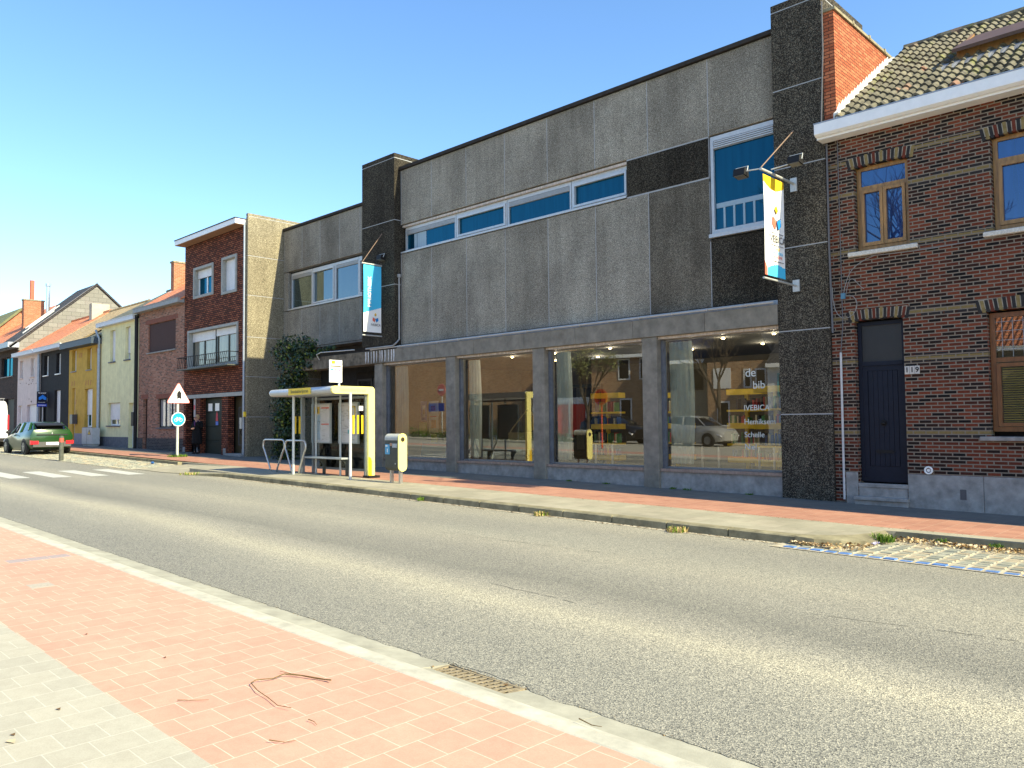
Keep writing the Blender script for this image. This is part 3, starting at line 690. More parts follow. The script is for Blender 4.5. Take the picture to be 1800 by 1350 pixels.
# posters and colour panels in window one
def flatcard(nm, x0, x1, z0, z1, y, mat, lab, cat, group=None, deco=None):
    t = thing(nm, lab, cat, ((x0+x1)/2, y, z0), 0, group); b = MB(); b.box(x0, x1, y, y+.004, z0, z1); part('sheet', b, mat, t)
    if deco:
        for (a, c, d, e, mm) in deco:
            b = MB(); b.box(x0+(x1-x0)*a, x0+(x1-x0)*c, y-.003, y-.0005, z0+(z1-z0)*d, z0+(z1-z0)*e); part('print', b, mm, t)
    return t
PB = simple('poster_blue', (.20, .20, .45), .6, .1); PW = simple('poster_white', (.75, .73, .7), .6, .05); PO = simple('poster_orange', (.7, .35, .12), .6, .1)
flatcard('poster', -19.75, -19.45, 1.66, 2.28, .36, PB, 'small purple poster taped in the first shop window', 'poster', None, [(.3, .7, .2, .8, PW), (.35, .65, .35, .6, PO)])
flatcard('poster', -19.35, -18.9, 1.30, 2.28, .36, PW, 'large white poster with orange drawing in the first shop window', 'poster', None, [(.2, .7, .7, .85, PO), (.1, .8, .5, .53, simple('print_red', (.6, .1, .08), .6, .05)), (.25, .75, .15, .4, PO)])
GRN = simple('display_green', (.22, .32, .03), .6, .08); BLD = simple('display_blue', (.12, .30, .50), .6, .08)
flatcard('hanging_banner', -20.5, -20.1, 1.2, 1.62, .9, GRN, 'lime green cloth banner in the first shop window', 'banner')
flatcard('hanging_banner', -19.9, -19.6, .78, 1.25, .9, simple('display_yellow', (.50, .45, .02), .6, .08), 'olive yellow cloth banner in the first shop window', 'banner')
b = MB(); b.prism([(-20.3, .55), (-19.1, .55), (-19.0, .98), (-20.2, .98)], 'y', .8, .84); solo('display_board', b, BLD, 'tilted light blue board low in the first shop window', 'board', origin=(-19.6, .8, .55))
# wooden toy house frame & counter in window two
OUTL = simple('timber_outline', (.35, .28, .14), .6, .1)
t = thing('house_shaped_display', 'wooden house shaped display frame in the second shop window', 'display frame', (-16.1, 1.2, .32))
b = MB(); b.tube([(-16.6, 1.2, .9), (-16.6, 1.2, 1.35), (-15.9, 1.2, 2.0), (-15.2, 1.2, 1.35), (-15.2, 1.2, .9)], .02, 6); part('outline', b, OUTL, t)
b = MB(); b.box(-16.6, -15.2, 1.1, 1.5, .8, 1.3); part('crate', b, simple('display_wood', (.22, .19, .1), .7, .1), t)
t = thing('inner_door', 'dark framed glass double door inside the second shop window', 'door', (-16.4, 3.5, .32))
b = MB(); b.frame(-17.9, -15.0, .32, 2.75, 3.5, 3.58, .08); b.box(-16.5, -16.42, 3.5, 3.58, .4, 2.67); part('door_frame', b, simple('door_green_black', (.015, .022, .02), .5, .1), t)
b = MB(); b.box(-17.8, -16.52, 3.53, 3.54, .4, 2.65); b.box(-16.4, -15.1, 3.53, 3.54, .4, 2.65); part('pane', b, DKGL, t)
# table legs / white poles
for i, xx in enumerate((-13.3, -12.75)):
    b = MB(); b.box(xx, xx+.035, 1.0, 1.035, .32, 1.0); solo('white_pole', b, WPAINT, ['short white pole standing left inside the third shop window', 'short white pole standing right inside the third shop window'][i], 'pole', 'short white poles inside the shop windows', origin=(xx, 1, .32))
for i, xx in enumerate((-9.98, -9.55, -8.55, -8.2)):
    b = MB(); b.box(xx, xx+.035, .8, .835, .32, 1.0); solo('white_pole', b, WPAINT, ['%s short white pole from the left inside the fourth shop window' % q for q in ('first', 'second', 'third', 'fourth')][i], 'pole', 'short white poles inside the shop windows', origin=(xx, .8, .32))
# ceiling lamps, lit in the photograph
LMP = simple('lit_lamp', (1, .72, .35), .5, 0, emit=10)
k = 0
for xx in (-16.9, -15.2, -13.2, -11.9, -9.8, -8.5):
    for yy in (1.6, 3.6):
        b = MB(); b.ball((xx, yy, 3.57), (.045, .045, .02), 10, 4); k += 1
        lo = bpy.data.lights.new('ceiling_lamp_light', 'POINT'); lo.energy = 9; lo.color = (1, .88, .66); lo.shadow_soft_size = .06; lb = bpy.data.objects.new('ceiling_lamp_light', lo); S.collection.objects.link(lb)
        lmp = solo('ceiling_lamp', b, LMP, 'small round lit ceiling lamp inside the library windows', 'lamp', 'small lit ceiling lamps inside the library', origin=(xx, yy, 3.57)); lb.parent = lmp; lb.location = (0, 0, -.12)
# lettering on the fourth window
TW = simple('window_lettering', (.62, .66, .62), .6, .02)
sg = thing('window_lettering', 'white lettering with village names on the fourth shop window', 'lettering', (-8.2, .296, .9))
for s_, z_, sz, xx in (('de', 2.62, .26, -8.55), ('bib', 2.35, .24, -8.38), ('IVEBICA', 1.86, .17, -8.6), ('Hemiksem', 1.56, .17, -8.6), ('Schelle', 1.28, .17, -8.6), ('Niel', 1.02, .17, -8.6)):
    text('word', s_, sz, TW, sg, FRONT(xx, .292, z_), 'LEFT' , .001)

# ================================================================ BANNERS
def shade_poly(nm, pts, x, mat, par, d=.003):
    b = MB(); b.prism(pts, 'x', x, x+d); return part(nm, b, mat, par)
def floodlight(name, loc, lab, tilt, yaw=0):
    t = thing(name, lab, 'floodlight', loc); x, y, z = loc
    b = MB(); b.prism([(y-.10, z-.06), (y+.10, z-.09), (y+.08, z+.08), (y-.07, z+.08)], 'x', x-.12, x+.12); part('housing', b, BLKP, t)
    b = MB(); b.prism([(y-.09, z-.072), (y+.09, z-.10), (y+.09, z-.094), (y-.09, z-.066)], 'x', x-.1, x+.1); part('lens', b, simple('floodlight_lens', (.14, .14, .13), .2, .05), t)
    b = MB(); b.tube([(x-.13, y, z), (x-.13, y+.05, z+.12), (x+.13, y+.05, z+.12), (x+.13, y, z)], .012, 6); part('bracket', b, GALV, t)
    return t
def cloth(x, y0, y1, z0, z1, colf):
    """hanging banner in the y-z plane with gentle sag, split in small faces coloured by design"""
    b = MB(); nu, nv = 44, 110; vs = []
    for side_ in (0, 1):
        for j in range(nv+1):
            for i in range(nu+1):
                u, v = i/nu, j/nv; vs.append((x+.006*side_+.012*math.sin(u*5+v*2)*math.sin(v*3.1), y0+(y1-y0)*u, z0+(z1-z0)*v))
    off = (nu+1)*(nv+1); b.v = vs
    for side_ in (0, 1):
        for j in range(nv):
            for i in range(nu):
                a = side_*off+j*(nu+1)+i; b.f.append((a, a+1, a+nu+2, a+nu+1)); b.mi.append(colf((i+.5)/nu, (j+.5)/nv))
    return b
BC = [simple('banner_white', (.85, .85, .83), .8, .03), simple('banner_cyan', (.07, .50, .78), .8, .04), simple('banner_blue', (.01, .22, .60), .8, .04), simple('banner_yellow', (.85, .52, .02), .8, .04), simple('banner_coral', (.75, .16, .10), .8, .04), simple('banner_print_black', (.03, .03, .03), .8, .03)]
def logo(par, x, yc, zc, s):
    """three folded book shapes: yellow diamond over a red and a blue cube face"""
    shade_poly('emblem', [(yc, zc+.28*s), (yc+.13*s, zc+.42*s), (yc, zc+.60*s), (yc-.13*s, zc+.42*s)], x, BC[3], par)
    shade_poly('emblem', [(yc-.04*s, zc), (yc-.30*s, zc+.14*s), (yc-.34*s, zc-.12*s), (yc-.12*s, zc-.30*s)], x, BC[4], par)
    shade_poly('emblem', [(yc+.04*s, zc), (yc+.30*s, zc+.14*s), (yc+.34*s, zc-.12*s), (yc+.12*s, zc-.30*s)], x, BC[2], par)
    b = MB()
    for a, c in (((0, .02), (-.12, -.3)), ((0, .02), (.12, -.3)), ((0, .02), (-.3, .15)), ((0, .02), (.3, .15)), ((0, .28), (.13, .42)), ((0, .28), (-.13, .42))):
        b.tube([(x+.002, yc+a[0]*s, zc+a[1]*s), (x+.002, yc+c[0]*s, zc+c[1]*s)], .012*s, 4)
    part('emblem_outline', b, BC[5], par)
bnl = thing('banner', 'cyan library banner on the dark tower between wing and main block', 'banner', (-21.25, 0, 4.4), 0, 'banners on brackets')
xb = -21.25; xb2 = -7.2
part('banner_cloth', cloth(xb, -.76, .06-.12, 4.55, 6.72, lambda u, v: (1 if v > .30+.10*(u-.2)**1 else 0)), BC, bnl, smooth=True)
text('lettering', 'BIBLIOTHEEK', .17, BC[0], bnl, TM((xb+.024, -.53, 5.85), (0, 0, 1), (0, -1, 0)), 'CENTER', .002, .98, .006)
logo(bnl, xb+.018, -.30, 4.98, .34)
text('lettering', 'IVEBICA', .11, BC[5], bnl, SIDE(xb+.018, -.29, 4.79), 'CENTER', .001)
bnr = thing('banner', 'white library banner with yellow top and blue foot on the right tower', 'banner', (xb2, -.7, 4.3), 0, 'banners on brackets')
def cr(u, v):
    if v > .93-.06*math.sin(u*3.1): return 3
    if v < .075+.05*math.sin(min(1, max(0, u-.12)*1.3)*2.4) and u > .12: return 1 if u < .28 else 2 if False else 1
    if v < .14-.6*u and u < .24: return 4
    return 0
part('banner_cloth', cloth(xb2, -1.36, -.50, 4.40, 6.36, cr), BC, bnr, smooth=True)
logo(bnr, xb2+.018, -.86, 5.50, .55)
text('lettering', 'IVEBICA', .20, BC[5], bnr, SIDE(xb2+.018, -.84, 5.14), 'CENTER', .001)
b = MB(); b.box(xb2+.016, xb2+.019, -1.13, -.58, 5.26, 5.27); b.box(xb2+.016, xb2+.019, -1.13, -.58, 5.015, 5.025); b.box(xb2+.016, xb2+.019, -1.05, -.58, 4.70, 4.71); part('print_lines', b, BC[5], bnr)
for s_, z_, m_ in (('HUIS', 4.95, 0), ('BIBLIOTHEEK', 4.87, 1), ('ACADEMIE', 4.79, 4)):
    text('lettering', s_, .075, [BC[3], BC[1], None, None, BC[4]][m_], bnr, SIDE(xb2+.018, -.82, z_), 'CENTER', .001)
for t, xq, y0, zt, zb in ((bnl, xb, -.80, 6.76, 4.44), (bnr, xb2, -1.42, 6.44, 4.33)):
    for p_ in (((xq, y0-.02, zt), (xq, .02, zt), .028), ((xq, y0, zb), (xq, .02, zb), .022), ((xq, y0, zt+.03), (xq+.02, -.01, zt+1.1), .012)):
        b = MB(); b.tube(p_[:2], p_[2], 8); part('bracket_pole' if p_[2] > .02 else 'stay_rod', b, GALV if p_[2] > .02 else simple('rusty_rod', (.22, .15, .11), .7, .2), t, smooth='auto')
    b = MB(); b.box(xq-.07, xq+.07, -.03, 0.0-.002, zt-.16, zt+.12); b.box(xq-.07, xq+.07, -.03, -.002, zb-.12, zb+.12); part('wall_plate', b, GALV, t)
for p_ in ([(xb2, -1.40, 6.45), (xb2-.35, -1.43, 6.47)], [(xb2, -1.0, 6.52), (xb2+.38, -.9, 6.58)]): b = MB(); b.tube(p_, .014, 6); part('lamp_arm', b, GALV, bnr)
floodlight('floodlight', (xb2-.42, -1.43, 6.45), 'small black floodlight on the left arm above the white banner', 0)
floodlight('floodlight', (xb2+.45, -.9, 6.62), 'small black floodlight on the right arm above the white banner', 0)
floodlight('floodlight', (xb+.12, .0-.16, 7.0), 'small floodlight above the cyan banner', 0)

# ================================================================ HOUSES
def house_window(par, x0, x1, z0, z1, y, fmat, pmat, mull=(), trans=(), w=.06, shut=None, shutm=None, sill=None, sillh=.06, sp=.08, lab=None, nm='window', extra=None):
    b = MB(); b.frame(x0, x1, z0, z1, y, y+.07, w)
    for q in mull: b.box(q-w*.6, q+w*.6, y+.002, y+.068, z0+w, z1-w)
    for q in trans: b.box(x0+w, x1-w, y+.004, y+.066, q-w*.5, q+w*.5)
    f = part(nm, b, fmat, par, label=lab); pane(x0+w*.5, x1-w*.5, z0+w*.5, z1-w*.5, y+.035, pmat, f)
    if shut: s_ = MB(); s_.box(x0+.01, x1-.01, y-.035, y-.003, z1-(z1-z0)*shut, z1-.002); part('roller_shutter', s_, shutm or SHUT, f)
    if sill is not None:
        s_ = MB(); s_.bbox(x0-.06, x1+.06, -sp, y, z0-sillh-.002, z0-.002, .006); part('sill', s_, sill, f)
    return f
def shell(par, x0, x1, zt, mat, ops, dep=.2, yb=9., y=0., z0=-.4, nm='wall'):
    b = MB(); b.wall(x0, x1, z0, zt, y, dep, ops)
    b.quad((x0, y, z0), (x0, y, zt), (x0, yb, zt), (x0, yb, z0)); b.quad((x1, y, z0), (x1, yb, z0), (x1, yb, zt), (x1, y, zt)); b.quad((x0, yb, z0), (x0, yb, zt), (x1, yb, zt), (x1, yb, z0))
    b.quad((x0, y, zt), (x1, y, zt), (x1, yb, zt), (x0, yb, zt))
    w = part(nm, b, mat, par)
    i = MB(); i.box(x0+.02, x1-.02, y+dep+.12, y+dep+.16, z0, zt-.02); part('dark_room_backing', i, BLKP, par); return w  # black sheet behind the openings stands in for the unlit rooms
def gable_roof(par, x0, x1, ye, yr, ze, zr, mat, yb=None, over=.0, th=.10):
    yb = 2*yr-ye if yb is None else yb
    b = MB(); b.prism([(ye, ze), (yr, zr), (yb, ze), (yb, ze-th), (yr, zr-th-.02), (ye, ze-th)], 'x', x0, x1)
    return part('roof', b, mat, par)
def gablewalls(par, x0, x1, y0, yr, ze, zr, mat):
    b = MB(); b.prism([(y0, ze), (2*yr-y0, ze), (yr, zr-.13)], 'x', x0+.01, x1-.01); part('gable_wall', b, mat, par)

# ---- the corner house on the right (no. 119)
H1 = thing('brick_house', 'dark red brick house number 119 with yellow brick bands and white gutter beside the library', 'house', (0, 0, 0))
o149 = [(-6.07, -5.17, .38, 3.50), (-5.99, -5.0, 4.83, 6.50), (-3.64, -2.55, 4.83, 6.50), (-3.79, -2.35, 1.28, 3.46), (.2, 1.3, 4.83, 6.5), (.1, 1.5, 1.28, 3.46)]
shell(H1, -6.30, 5.3, 7.45, BR149, o149, .24)
b = MB(); b.wall(-6.53, -6.305, -.3, 7.42, .05, .1); part('brick_pilaster', b, BR149, H1)
def lintel(x0, x1, z, h=.21):
    b = MB(); n = int(round((x1-x0)/.066)); w = (x1-x0)/n; xm = (x0+x1)/2
    for i in range(n):
        a = x0+i*w+.006; c = x0+(i+1)*w-.006; u = ((a+c)/2-xm)/(x1-x0)*2; rise = .055*(1-u*u); lean = u*.045
        b.m = [0, 1, 0, 2][i % 4]; zb = z+rise; 
        z2 = zb+h*.42 if i % 4 in (1,) else zb+h
        vs = [(a, -.006, zb), (c, -.006, zb), (c+lean, -.006, zb+h), (a+lean, -.006, zb+h), (a, .24, zb), (c, .24, zb), (c+lean, .24, zb+h), (a+lean, .24, zb+h)]
        b.add(vs, [(0, 1, 2, 3), (0, 4, 5, 1), (1, 5, 6, 2), (3, 2, 6, 7), (0, 3, 7, 4)])
    return b
LM = [simple('lintel_black_brick', (.024, .022, .022), .6, .3, 12), simple('lintel_yellow_brick', (.21, .155, .065), .8, .3, 12), simple('lintel_red_brick', (.12, .03, .018), .8, .3, 12)]
MORT = simple('mortar', (.30, .27, .22), .95, .3, 10)
for (a, c, z) in ((-6.17, -5.07, 3.46), (-6.1, -4.9, 6.45), (-3.76, -2.43, 6.45), (-3.92, -2.22, 3.42), (.08, 1.42, 6.45)):
    b = MB(); b.box(a+.01, c-.01, -.003, .23, z+.07, z+.24); part('lintel_mortar', b, MORT, H1)
    part('brick_lintel', lintel(a, c, z), LM, H1)
def wwin(x0, x1, z0, z1, mid=True, tr=.42, mat=WOODV, glass=None):
    f = house_window(H1, x0, x1, z0, z1, .12, mat, glass or GLS, (), (z1-tr,), .075)
    zl = z1-tr-.045
    for a, c in (((x0+.08, (x0+x1)/2-.005), ((x0+x1)/2+.005, x1-.08)) if mid else ((x0+.08, x1-.08),)):
        b = MB(); b.frame(a, c, z0+.08, zl, .095, .15, .055, .07); part('casement', b, mat, f)
    return f
GLS = mirror_glass('blue_sky_glass', (.008, .03, .12), 2.3, (.5, .72, 1))
wwin(-5.98, -5.01, 4.86, 6.50); wwin(-3.63, -2.56, 4.86, 6.50, False); wwin(.21, 1.29, 4.86, 6.5)
fw = house_window(H1, -3.78, -2.36, 1.36, 3.42, .12, WOODD, mirror_glass('clear_house_glass', (.01, .01, .01), 1.7, see=1, seecol=(.9, .9, .88)), (), (2.60,), .08)
b = MB(); b.frame(-3.69, -2.45, 1.45, 2.54, .09, .15, .06); part('casement', b, WOODD, fw)
b = MB()
for k in range(8): b.box(-3.60+k*.16, -3.594+k*.16, .135, .145, 2.65, 3.33)
for k in range(4): b.box(-3.70, -2.44, .136, .144, 2.78+k*.16, 2.786+k*.16)
part('leaded_bars', b, ZINC, fw)
b = MB()
for k in range(26): b.box(-3.62, -2.5, .162, .185, 1.52+k*.04, 1.535+k*.04)
part('blind', b, simple('blind_olive', (.32, .27, .06), .7, .15), fw)
house_window(H1, .11, 1.49, 1.36, 3.42, .12, WOODD, DKGL, (), (2.60,), .08)
for a, c, z, m in ((-6.12, -4.86, 4.83, WPLAST), (-3.78, -2.42, 4.83, WPLAST)):
    b = MB(); b.bbox(a, c, -.09, .12, z-.09, z-.005, .01); part('stone_sill', b, simple('speckled_sill', (.55, .53, .48), .8, .25, 40), H1)
b = MB(); b.bbox(-3.95, -2.2, -.09, .12, 1.20, 1.275, .01); part('stone_sill', b, STONE, H1)
# stone plinth, door and steps
for a, c in ((-6.30, -6.075), (-5.165, -3.93), (-3.924, -2.2), (-2.194, -.4), (-.394, 1.5)):
    b = MB(); b.bbox(a, c, -.028, .1, -.3, .575, .006); part('stone_plinth', b, STONE, H1)
b = MB(); b.box(-4.30, -4.20, -.032, -.029, .16, .34)
part('vent_grille', b, stripes('vent_grille_mat', (.10, .10, .11), .02, axis=0, depth=.1), H1)
NAVY = simple('navy_door_paint', (.010, .014, .026), .55, .15, 6)
b = MB(); b.frame(-6.06, -5.18, .40, 3.47, .14, .2, .07); b.box(-5.99, -5.25, .13, .2, 2.62, 2.70)
dr = part('door', b, NAVY, H1)
pane(-5.99, -5.25, 2.70, 3.40, .17, simple('frosted_dark_pane', (.016, .018, .02), .45, .1), dr)
b = MB(); b.box(-5.99, -5.25, .17, .2, .47, 2.62); b.frame(-5.99, -5.25, .47, 2.615, .15, .169, .09, .22)
for k in range(6): b.bbox(-5.89+k*.0905, -5.803+k*.0905, .155, .169, .70, 2.52, .004)
part('door_leaf', b, NAVY, dr)
b = MB(); b.ball((-5.62, .12, 1.52), (.04, .04, .04), 10, 6); b.tube([(-5.62, .14, 1.52), (-5.62, .16, 1.52)], .06, 12); part('door_knob', b, BLKP, dr, smooth='auto')
b = MB(); b.prism([(-5.80, .98), (-5.75, 1.01), (-5.48, 1.01), (-5.43, .98), (-5.48, .95), (-5.75, .95)], 'y', .138, .152); part('letter_slot', b, BLKP, dr)
b = MB(); b.bbox(-6.07, -5.17, -.03, .2, .30, .38, .008); b.box(-6.06, -5.18, -.012, .2, .08, .298); b.bbox(-6.12, -5.14, -.16, .0, .06, .13, .01); b.box(-6.10, -5.16, -.12, .0, -.2, .06); part('door_steps', b, STONE, H1)
NUM = thing('house_number', 'white house number plate reading 119 right of the navy door', 'house number', (-5.03, -.02, 2.45))
for i, ch in enumerate('119'):
    b = MB(); b.bbox(-5.165+i*.088, -5.082+i*.088, -.012, -.001, 2.42, 2.57, .003); pl = part('number_tile', b, simple('number_tile_mat', (.5, .48, .45), .4, .1), NUM)
    text('digit', ch, .13, BLKP, pl, FRONT(-5.123+i*.088, -.014, 2.495), 'CENTER', .001, 1, .003)
b = MB()
for k in range(16):
    a = 2*math.pi*k/16; a2 = 2*math.pi*(k+1)/16
    b.tube([(-4.80+.06*math.cos(a), -.05, .66+.06*math.sin(a)), (-4.80+.06*math.cos(a2), -.05, .66+.06*math.sin(a2))], .018, 6)
b.tube([(-4.80, -.06, .66), (-4.80, 0.02, .66)], .028, 8)
solo('wall_spout', b, WPLAST, 'round white vent spout low on the brick wall right of the door', 'vent', origin=(-4.8, -.05, .66))
# gutter and tiled roof
b = MB(); b.prism([(-.40, 7.40), (-.40, 7.20), (-.34, 7.16), (-.28, 7.16), (-.28, 7.12), (.0, 7.12), (.0, 7.30), (-.36, 7.30), (-.36, 7.40)], 'x', -6.58, 5.4)
part('gutter_board', b, WPAINT, H1)
b = MB(); b.prism([(-.405, 7.402), (-.405, 7.425), (-.30, 7.43), (-.05, 7.47), (-.05, 7.402)], 'x', -6.59, 5.4); part('gutter_lip', b, ZINC, H1)
m = NT('old_pantiles')
def _():
    t = m; v = t.new('ShaderNodeTexVoronoi'); mp = t.new('ShaderNodeMapping'); mp.inputs['Scale'].default_value = (4.5, 3.2, 0); t.link(t.pos(), mp.inputs[0]); v.inputs['Scale'].default_value = 1; t.link(mp.outputs[0], v.inputs['Vector'])
    sp = t.new('ShaderNodeSeparateColor'); t.link(v.outputs['Color'], sp.inputs[0])
    c = t.ramp(sp.outputs[0], [(0, (.075, .07, .052)), (.5, (.13, .12, .087)), (.95, (.165, .15, .11)), (1, (.22, .12, .08))])
    n = t.noise(14, 5, .7); c = t.mix(.7, c, t.ramp(n, [(.35, (.45, .45, .42)), (.65, (1.35, 1.35, 1.3))]), 'MULTIPLY')
    mo = t.noise(1.8, 5, .7); c = t.mix(t.ramp(mo, [(.55, (0, 0, 0)), (.72, (.7, .7, .7))]), c, (.20, .22, .045))
    t.col(c); t.set(.9); t.bump(n, .5, .01)
_()
PANT = m.m
def pantiles(x0, x1, y0, z0, y1, z1, colw=.205, rowl=.30):
    b = MB(); L = math.hypot(y1-y0, z1-z0); sy, sz = (y1-y0)/L, (z1-z0)/L; ny, nz = -sz, sy; rows = int(L/rowl)
    k = 8; n = int((x1-x0)/colw*k)
    for r in range(rows+1):
        s0 = r*rowl; s1 = min(L, s0+rowl+.04); jit = random.uniform(-.006, .006)
        prof = []
        for i in range(n+1):
            u = (i/k) % 1.0; h = .042*math.sin(2*math.pi*u)+(.016 if u > .8 else 0)+.004*math.sin(i*1.7+r); prof.append(h)
        vs = []
        for s_, lift in ((s0, .052), (s0, .012), (s1, .012)):
            pass
        A = [(x0+i*colw/k, y0+sy*s0+ny*(.058+prof[i]), z0+sz*s0+nz*(.058+prof[i])+jit) for i in range(n+1)]
        Bb = [(x0+i*colw/k, y0+sy*s0+ny*(.018+prof[i]), z0+sz*s0+nz*(.018+prof[i])+jit) for i in range(n+1)]
        Cc = [(x0+i*colw/k, y0+sy*s1+ny*(.012+prof[i]), z0+sz*s1+nz*(.012+prof[i])) for i in range(n+1)]
        m_ = n+1; b.add(A+Bb+Cc, [(m_+i, m_+i+1, i+1, i) for i in range(n)]+[(i, i+1, 2*m_+i+1, 2*m_+i) for i in range(n)])
    return b
part('roof', pantiles(-6.22, 5.3, -.24, 7.45, 4.0, 10.27), PANT, H1)
b = MB(); b.prism([(-.2, 7.45), (4.0, 10.26), (8.2, 7.45)], 'x', -6.24, 5.3); part('roof_structure', b, BLKP, H1)
b = MB(); x = -6.25
while x < 5.3:
    r = .10+random.uniform(-.01, .012); b.tube([(x, 4.0, 10.29+random.uniform(-.008, .008)), (x+.38, 4.0, 10.29+random.uniform(-.008, .01))], r, 8); x += .36
part('ridge_tiles', b, PANT, H1)
b = MB()                                              # flashing steps against the red parapet
for k in range(18):
    y = .02+k*.165; z = 7.62+y*.665
    b.prism([(y, z-.10), (y+.16, z-.10+.11), (y+.16, z+.20+.10), (y+.02, z+.13)], 'x', -6.298, -6.285)
part('stepped_flashing', b, simple('white_flashing', (.78, .78, .75), .7, .08), H1)
b = MB(); b.prism([(-.15, 7.52), (3.1, 9.70), (3.1, 9.79), (-.15, 7.62)], 'x', -6.29, -6.19); part('mortar_fillet', b, simple('pale_mortar', (.62, .60, .55), .9, .15, 20, bump=.5), H1)
# skylight, sash tilted open
t = H1; b = MB(); rz = lambda y: 7.66+.665*y
b.prism([(1.55, rz(1.55)-.04), (2.55, rz(2.55)-.04), (2.55, rz(2.55)+.16), (1.55, rz(1.55)+.16)], 'x', -4.5, -4.43); b.prism([(1.55, rz(1.55)-.04), (2.55, rz(2.55)-.04), (2.55, rz(2.55)+.16), (1.55, rz(1.55)+.16)], 'x', -2.6, -2.53)
b.prism([(1.5, rz(1.5)-.02), (1.58, rz(1.58)-.02), (1.58, rz(1.58)+.17), (1.5, rz(1.5)+.17)], 'x', -4.5, -2.53)
sk = part('skylight', b, WOODV, H1)
b = MB(); b.prism([(1.3, rz(1.3)+.20), (2.6, rz(2.6)+.04), (2.6, rz(2.6)+.10), (1.3, rz(1.3)+.27)], 'x', -4.54, -2.5); part('skylight_sash', b, simple('brown_sash', (.10, .06, .04), .5, .2), sk)
b = MB(); b.prism([(1.35, rz(1.35)+.185), (2.55, rz(2.55)+.03), (2.55, rz(2.55)+.036), (1.35, rz(1.35)+.191)], 'x', -4.46, -2.6); part('pane', b, BLUEGL, sk)
b = MB(); n = 60
for i in range(n):
    a = -4.75+i*2.4/n; c = a+2.4/n; w1 = .03*math.sin(a*22); w2 = .03*math.sin(c*22)
    b.quad((a, 1.0, rz(1.0)-.02+w1), (c, 1.0, rz(1.0)-.02+w2), (c, 1.30, rz(1.30)+.02), (a, 1.30, rz(1.30)+.02))
part('apron_flashing', b, simple('lead_apron', (.2, .21, .23), .5, .2), sk)
# orange brick parapet of the library's edge
b = MB(); b.box(-6.535, -6.30, .02, 4.3, 7.4, 9.78); part('orange_brick_parapet', b, BRRED, LB)
b = MB(); b.box(-6.56, -6.26, -.01, 4.33, 9.782, 9.84)
for k in range(4): b.box(-6.57, -6.25, .9+k*.9, .98+k*.9, 9.80, 9.87)
part('parapet_coping', b, simple('coping_concrete', (.26, .23, .15), .9, .35, 12), LB)
b = MB(); b.tube([(-6.5, -.05, 10.0), (-6.5, -.06, 9.0), (-6.53, -.07, 8.3), (-6.56, -.09, 7.5)], .014, 6); b.tube([(-6.5, .0, 7.1), (-6.5, -.02, 5.0), (-6.47, -.04, 3.3)], .02, 6)
part('cable', b, simple('cable_grey', (.12, .12, .13), .6, .1), LB)
b = MB(); b.tube([(-6.32, -.05, 2.9), (-6.33, -.05, .05)], .022, 8); part('conduit', b, simple('conduit_white', (.5, .5, .5), .5, .1), H1, smooth='auto')
b = MB(); b.box(-6.29, -6.21, -.05, -.01, 3.95, 4.06)
q_ = b; b = MB(); b.tube([(-6.27, -.04, 7.1), (-6.27, -.04, 5.0), (-6.27, -.04, 3.4), (-6.32, -.05, 2.9)], .009, 6); part('cable', b, simple('cable_grey', (.12, .12, .13)), H1); b = q_
jb = part('junction_box', b, simple('junction_blue', (.08, .2, .3), .5, .1), H1)
b = MB()
def curve(p, n=14):
    P = [Vector(q) for q in p]; out = []
    for i in range(n+1):
        t_ = i/n; Q = P[:]
        while len(Q) > 1: Q = [Q[k].lerp(Q[k+1], t_) for k in range(len(Q)-1)]
        out.append(Q[0])
    return out
b.tube(curve([(-6.25, -.03, 4.0), (-6.15, -.04, 4.5), (-6.05, -.03, 4.6), (-5.6, -.03, 4.72)]), .007, 5); b.tube(curve([(-5.7, -.03, 4.72), (-4.5, -.03, 4.64), (-3.6, -.03, 4.74), (-2.8, -.03, 4.78)]), .007, 5)
b.tube(curve([(-6.24, -.03, 4.0), (-5.9, -.05, 4.1), (-5.8, -.04, 3.6), (-6.2, -.04, 3.4), (-6.48, -.03, 3.4), (-6.46, -.03, 4.2)]), .007, 5)
b.tube(curve([(-6.2, -.03, 4.0), (-6.1, -.04, 4.6), (-6.0, -.04, 4.2), (-5.85, -.03, 4.1)]), .006, 5)
part('loose_cable', b, simple('cable_pale', (.25, .25, .25), .6, .1), jb)

NB = thing('brick_house', 'plain brick house next to the corner house, standing beyond the right edge of the view', 'house', (8, 0, 0))
b = MB(); b.box(5.32, 16, 0.01, 8, -.6, 7.5); part('wall', b, BRH2, NB); b = MB(); b.prism([(-.3, 7.5), (4, 10.4), (8.3, 7.5)], 'x', 5.41, 16); part('roof', b, R_OR, NB)
# ---- tall brick house left of the library
H3 = thing('brick_house', 'tall dark brick house with flat white roof edge and green garage door', 'house', (-33.4, 0, .3))
o3 = [(-35.4, -33.45, 7.28, 8.68), (-32.65, -31.3, 7.15, 8.74), (-35.95, -31.15, 4.12, 5.88), (-36.15, -35.05, .2, 2.80), (-34.67, -32.60, .2, 2.80), (-32.05, -30.75, .2, 2.80)]
shell(H3, -36.36, -30.53, 9.80, BRH3, o3, .28)
STF = simple('window_surround', (.33, .34, .32), .7, .15)
for a, c, d, e in o3[:3]:
    b = MB(); b.frame(a-.0, c+.0, d, e, -.05, .2, .11); part('stone_surround', b, STF, H3)
house_window(H3, -35.28, -33.57, 7.40, 8.56, .16, WPLAST, BLUEGL, (-34.42,), (), .07, .32)
house_window(H3, -32.53, -31.42, 7.27, 8.62, .16, WPLAST, DKGL, (), (), .07, .97)
DGR = simple('dark_green_frame', (.012, .022, .02), .4, .1)
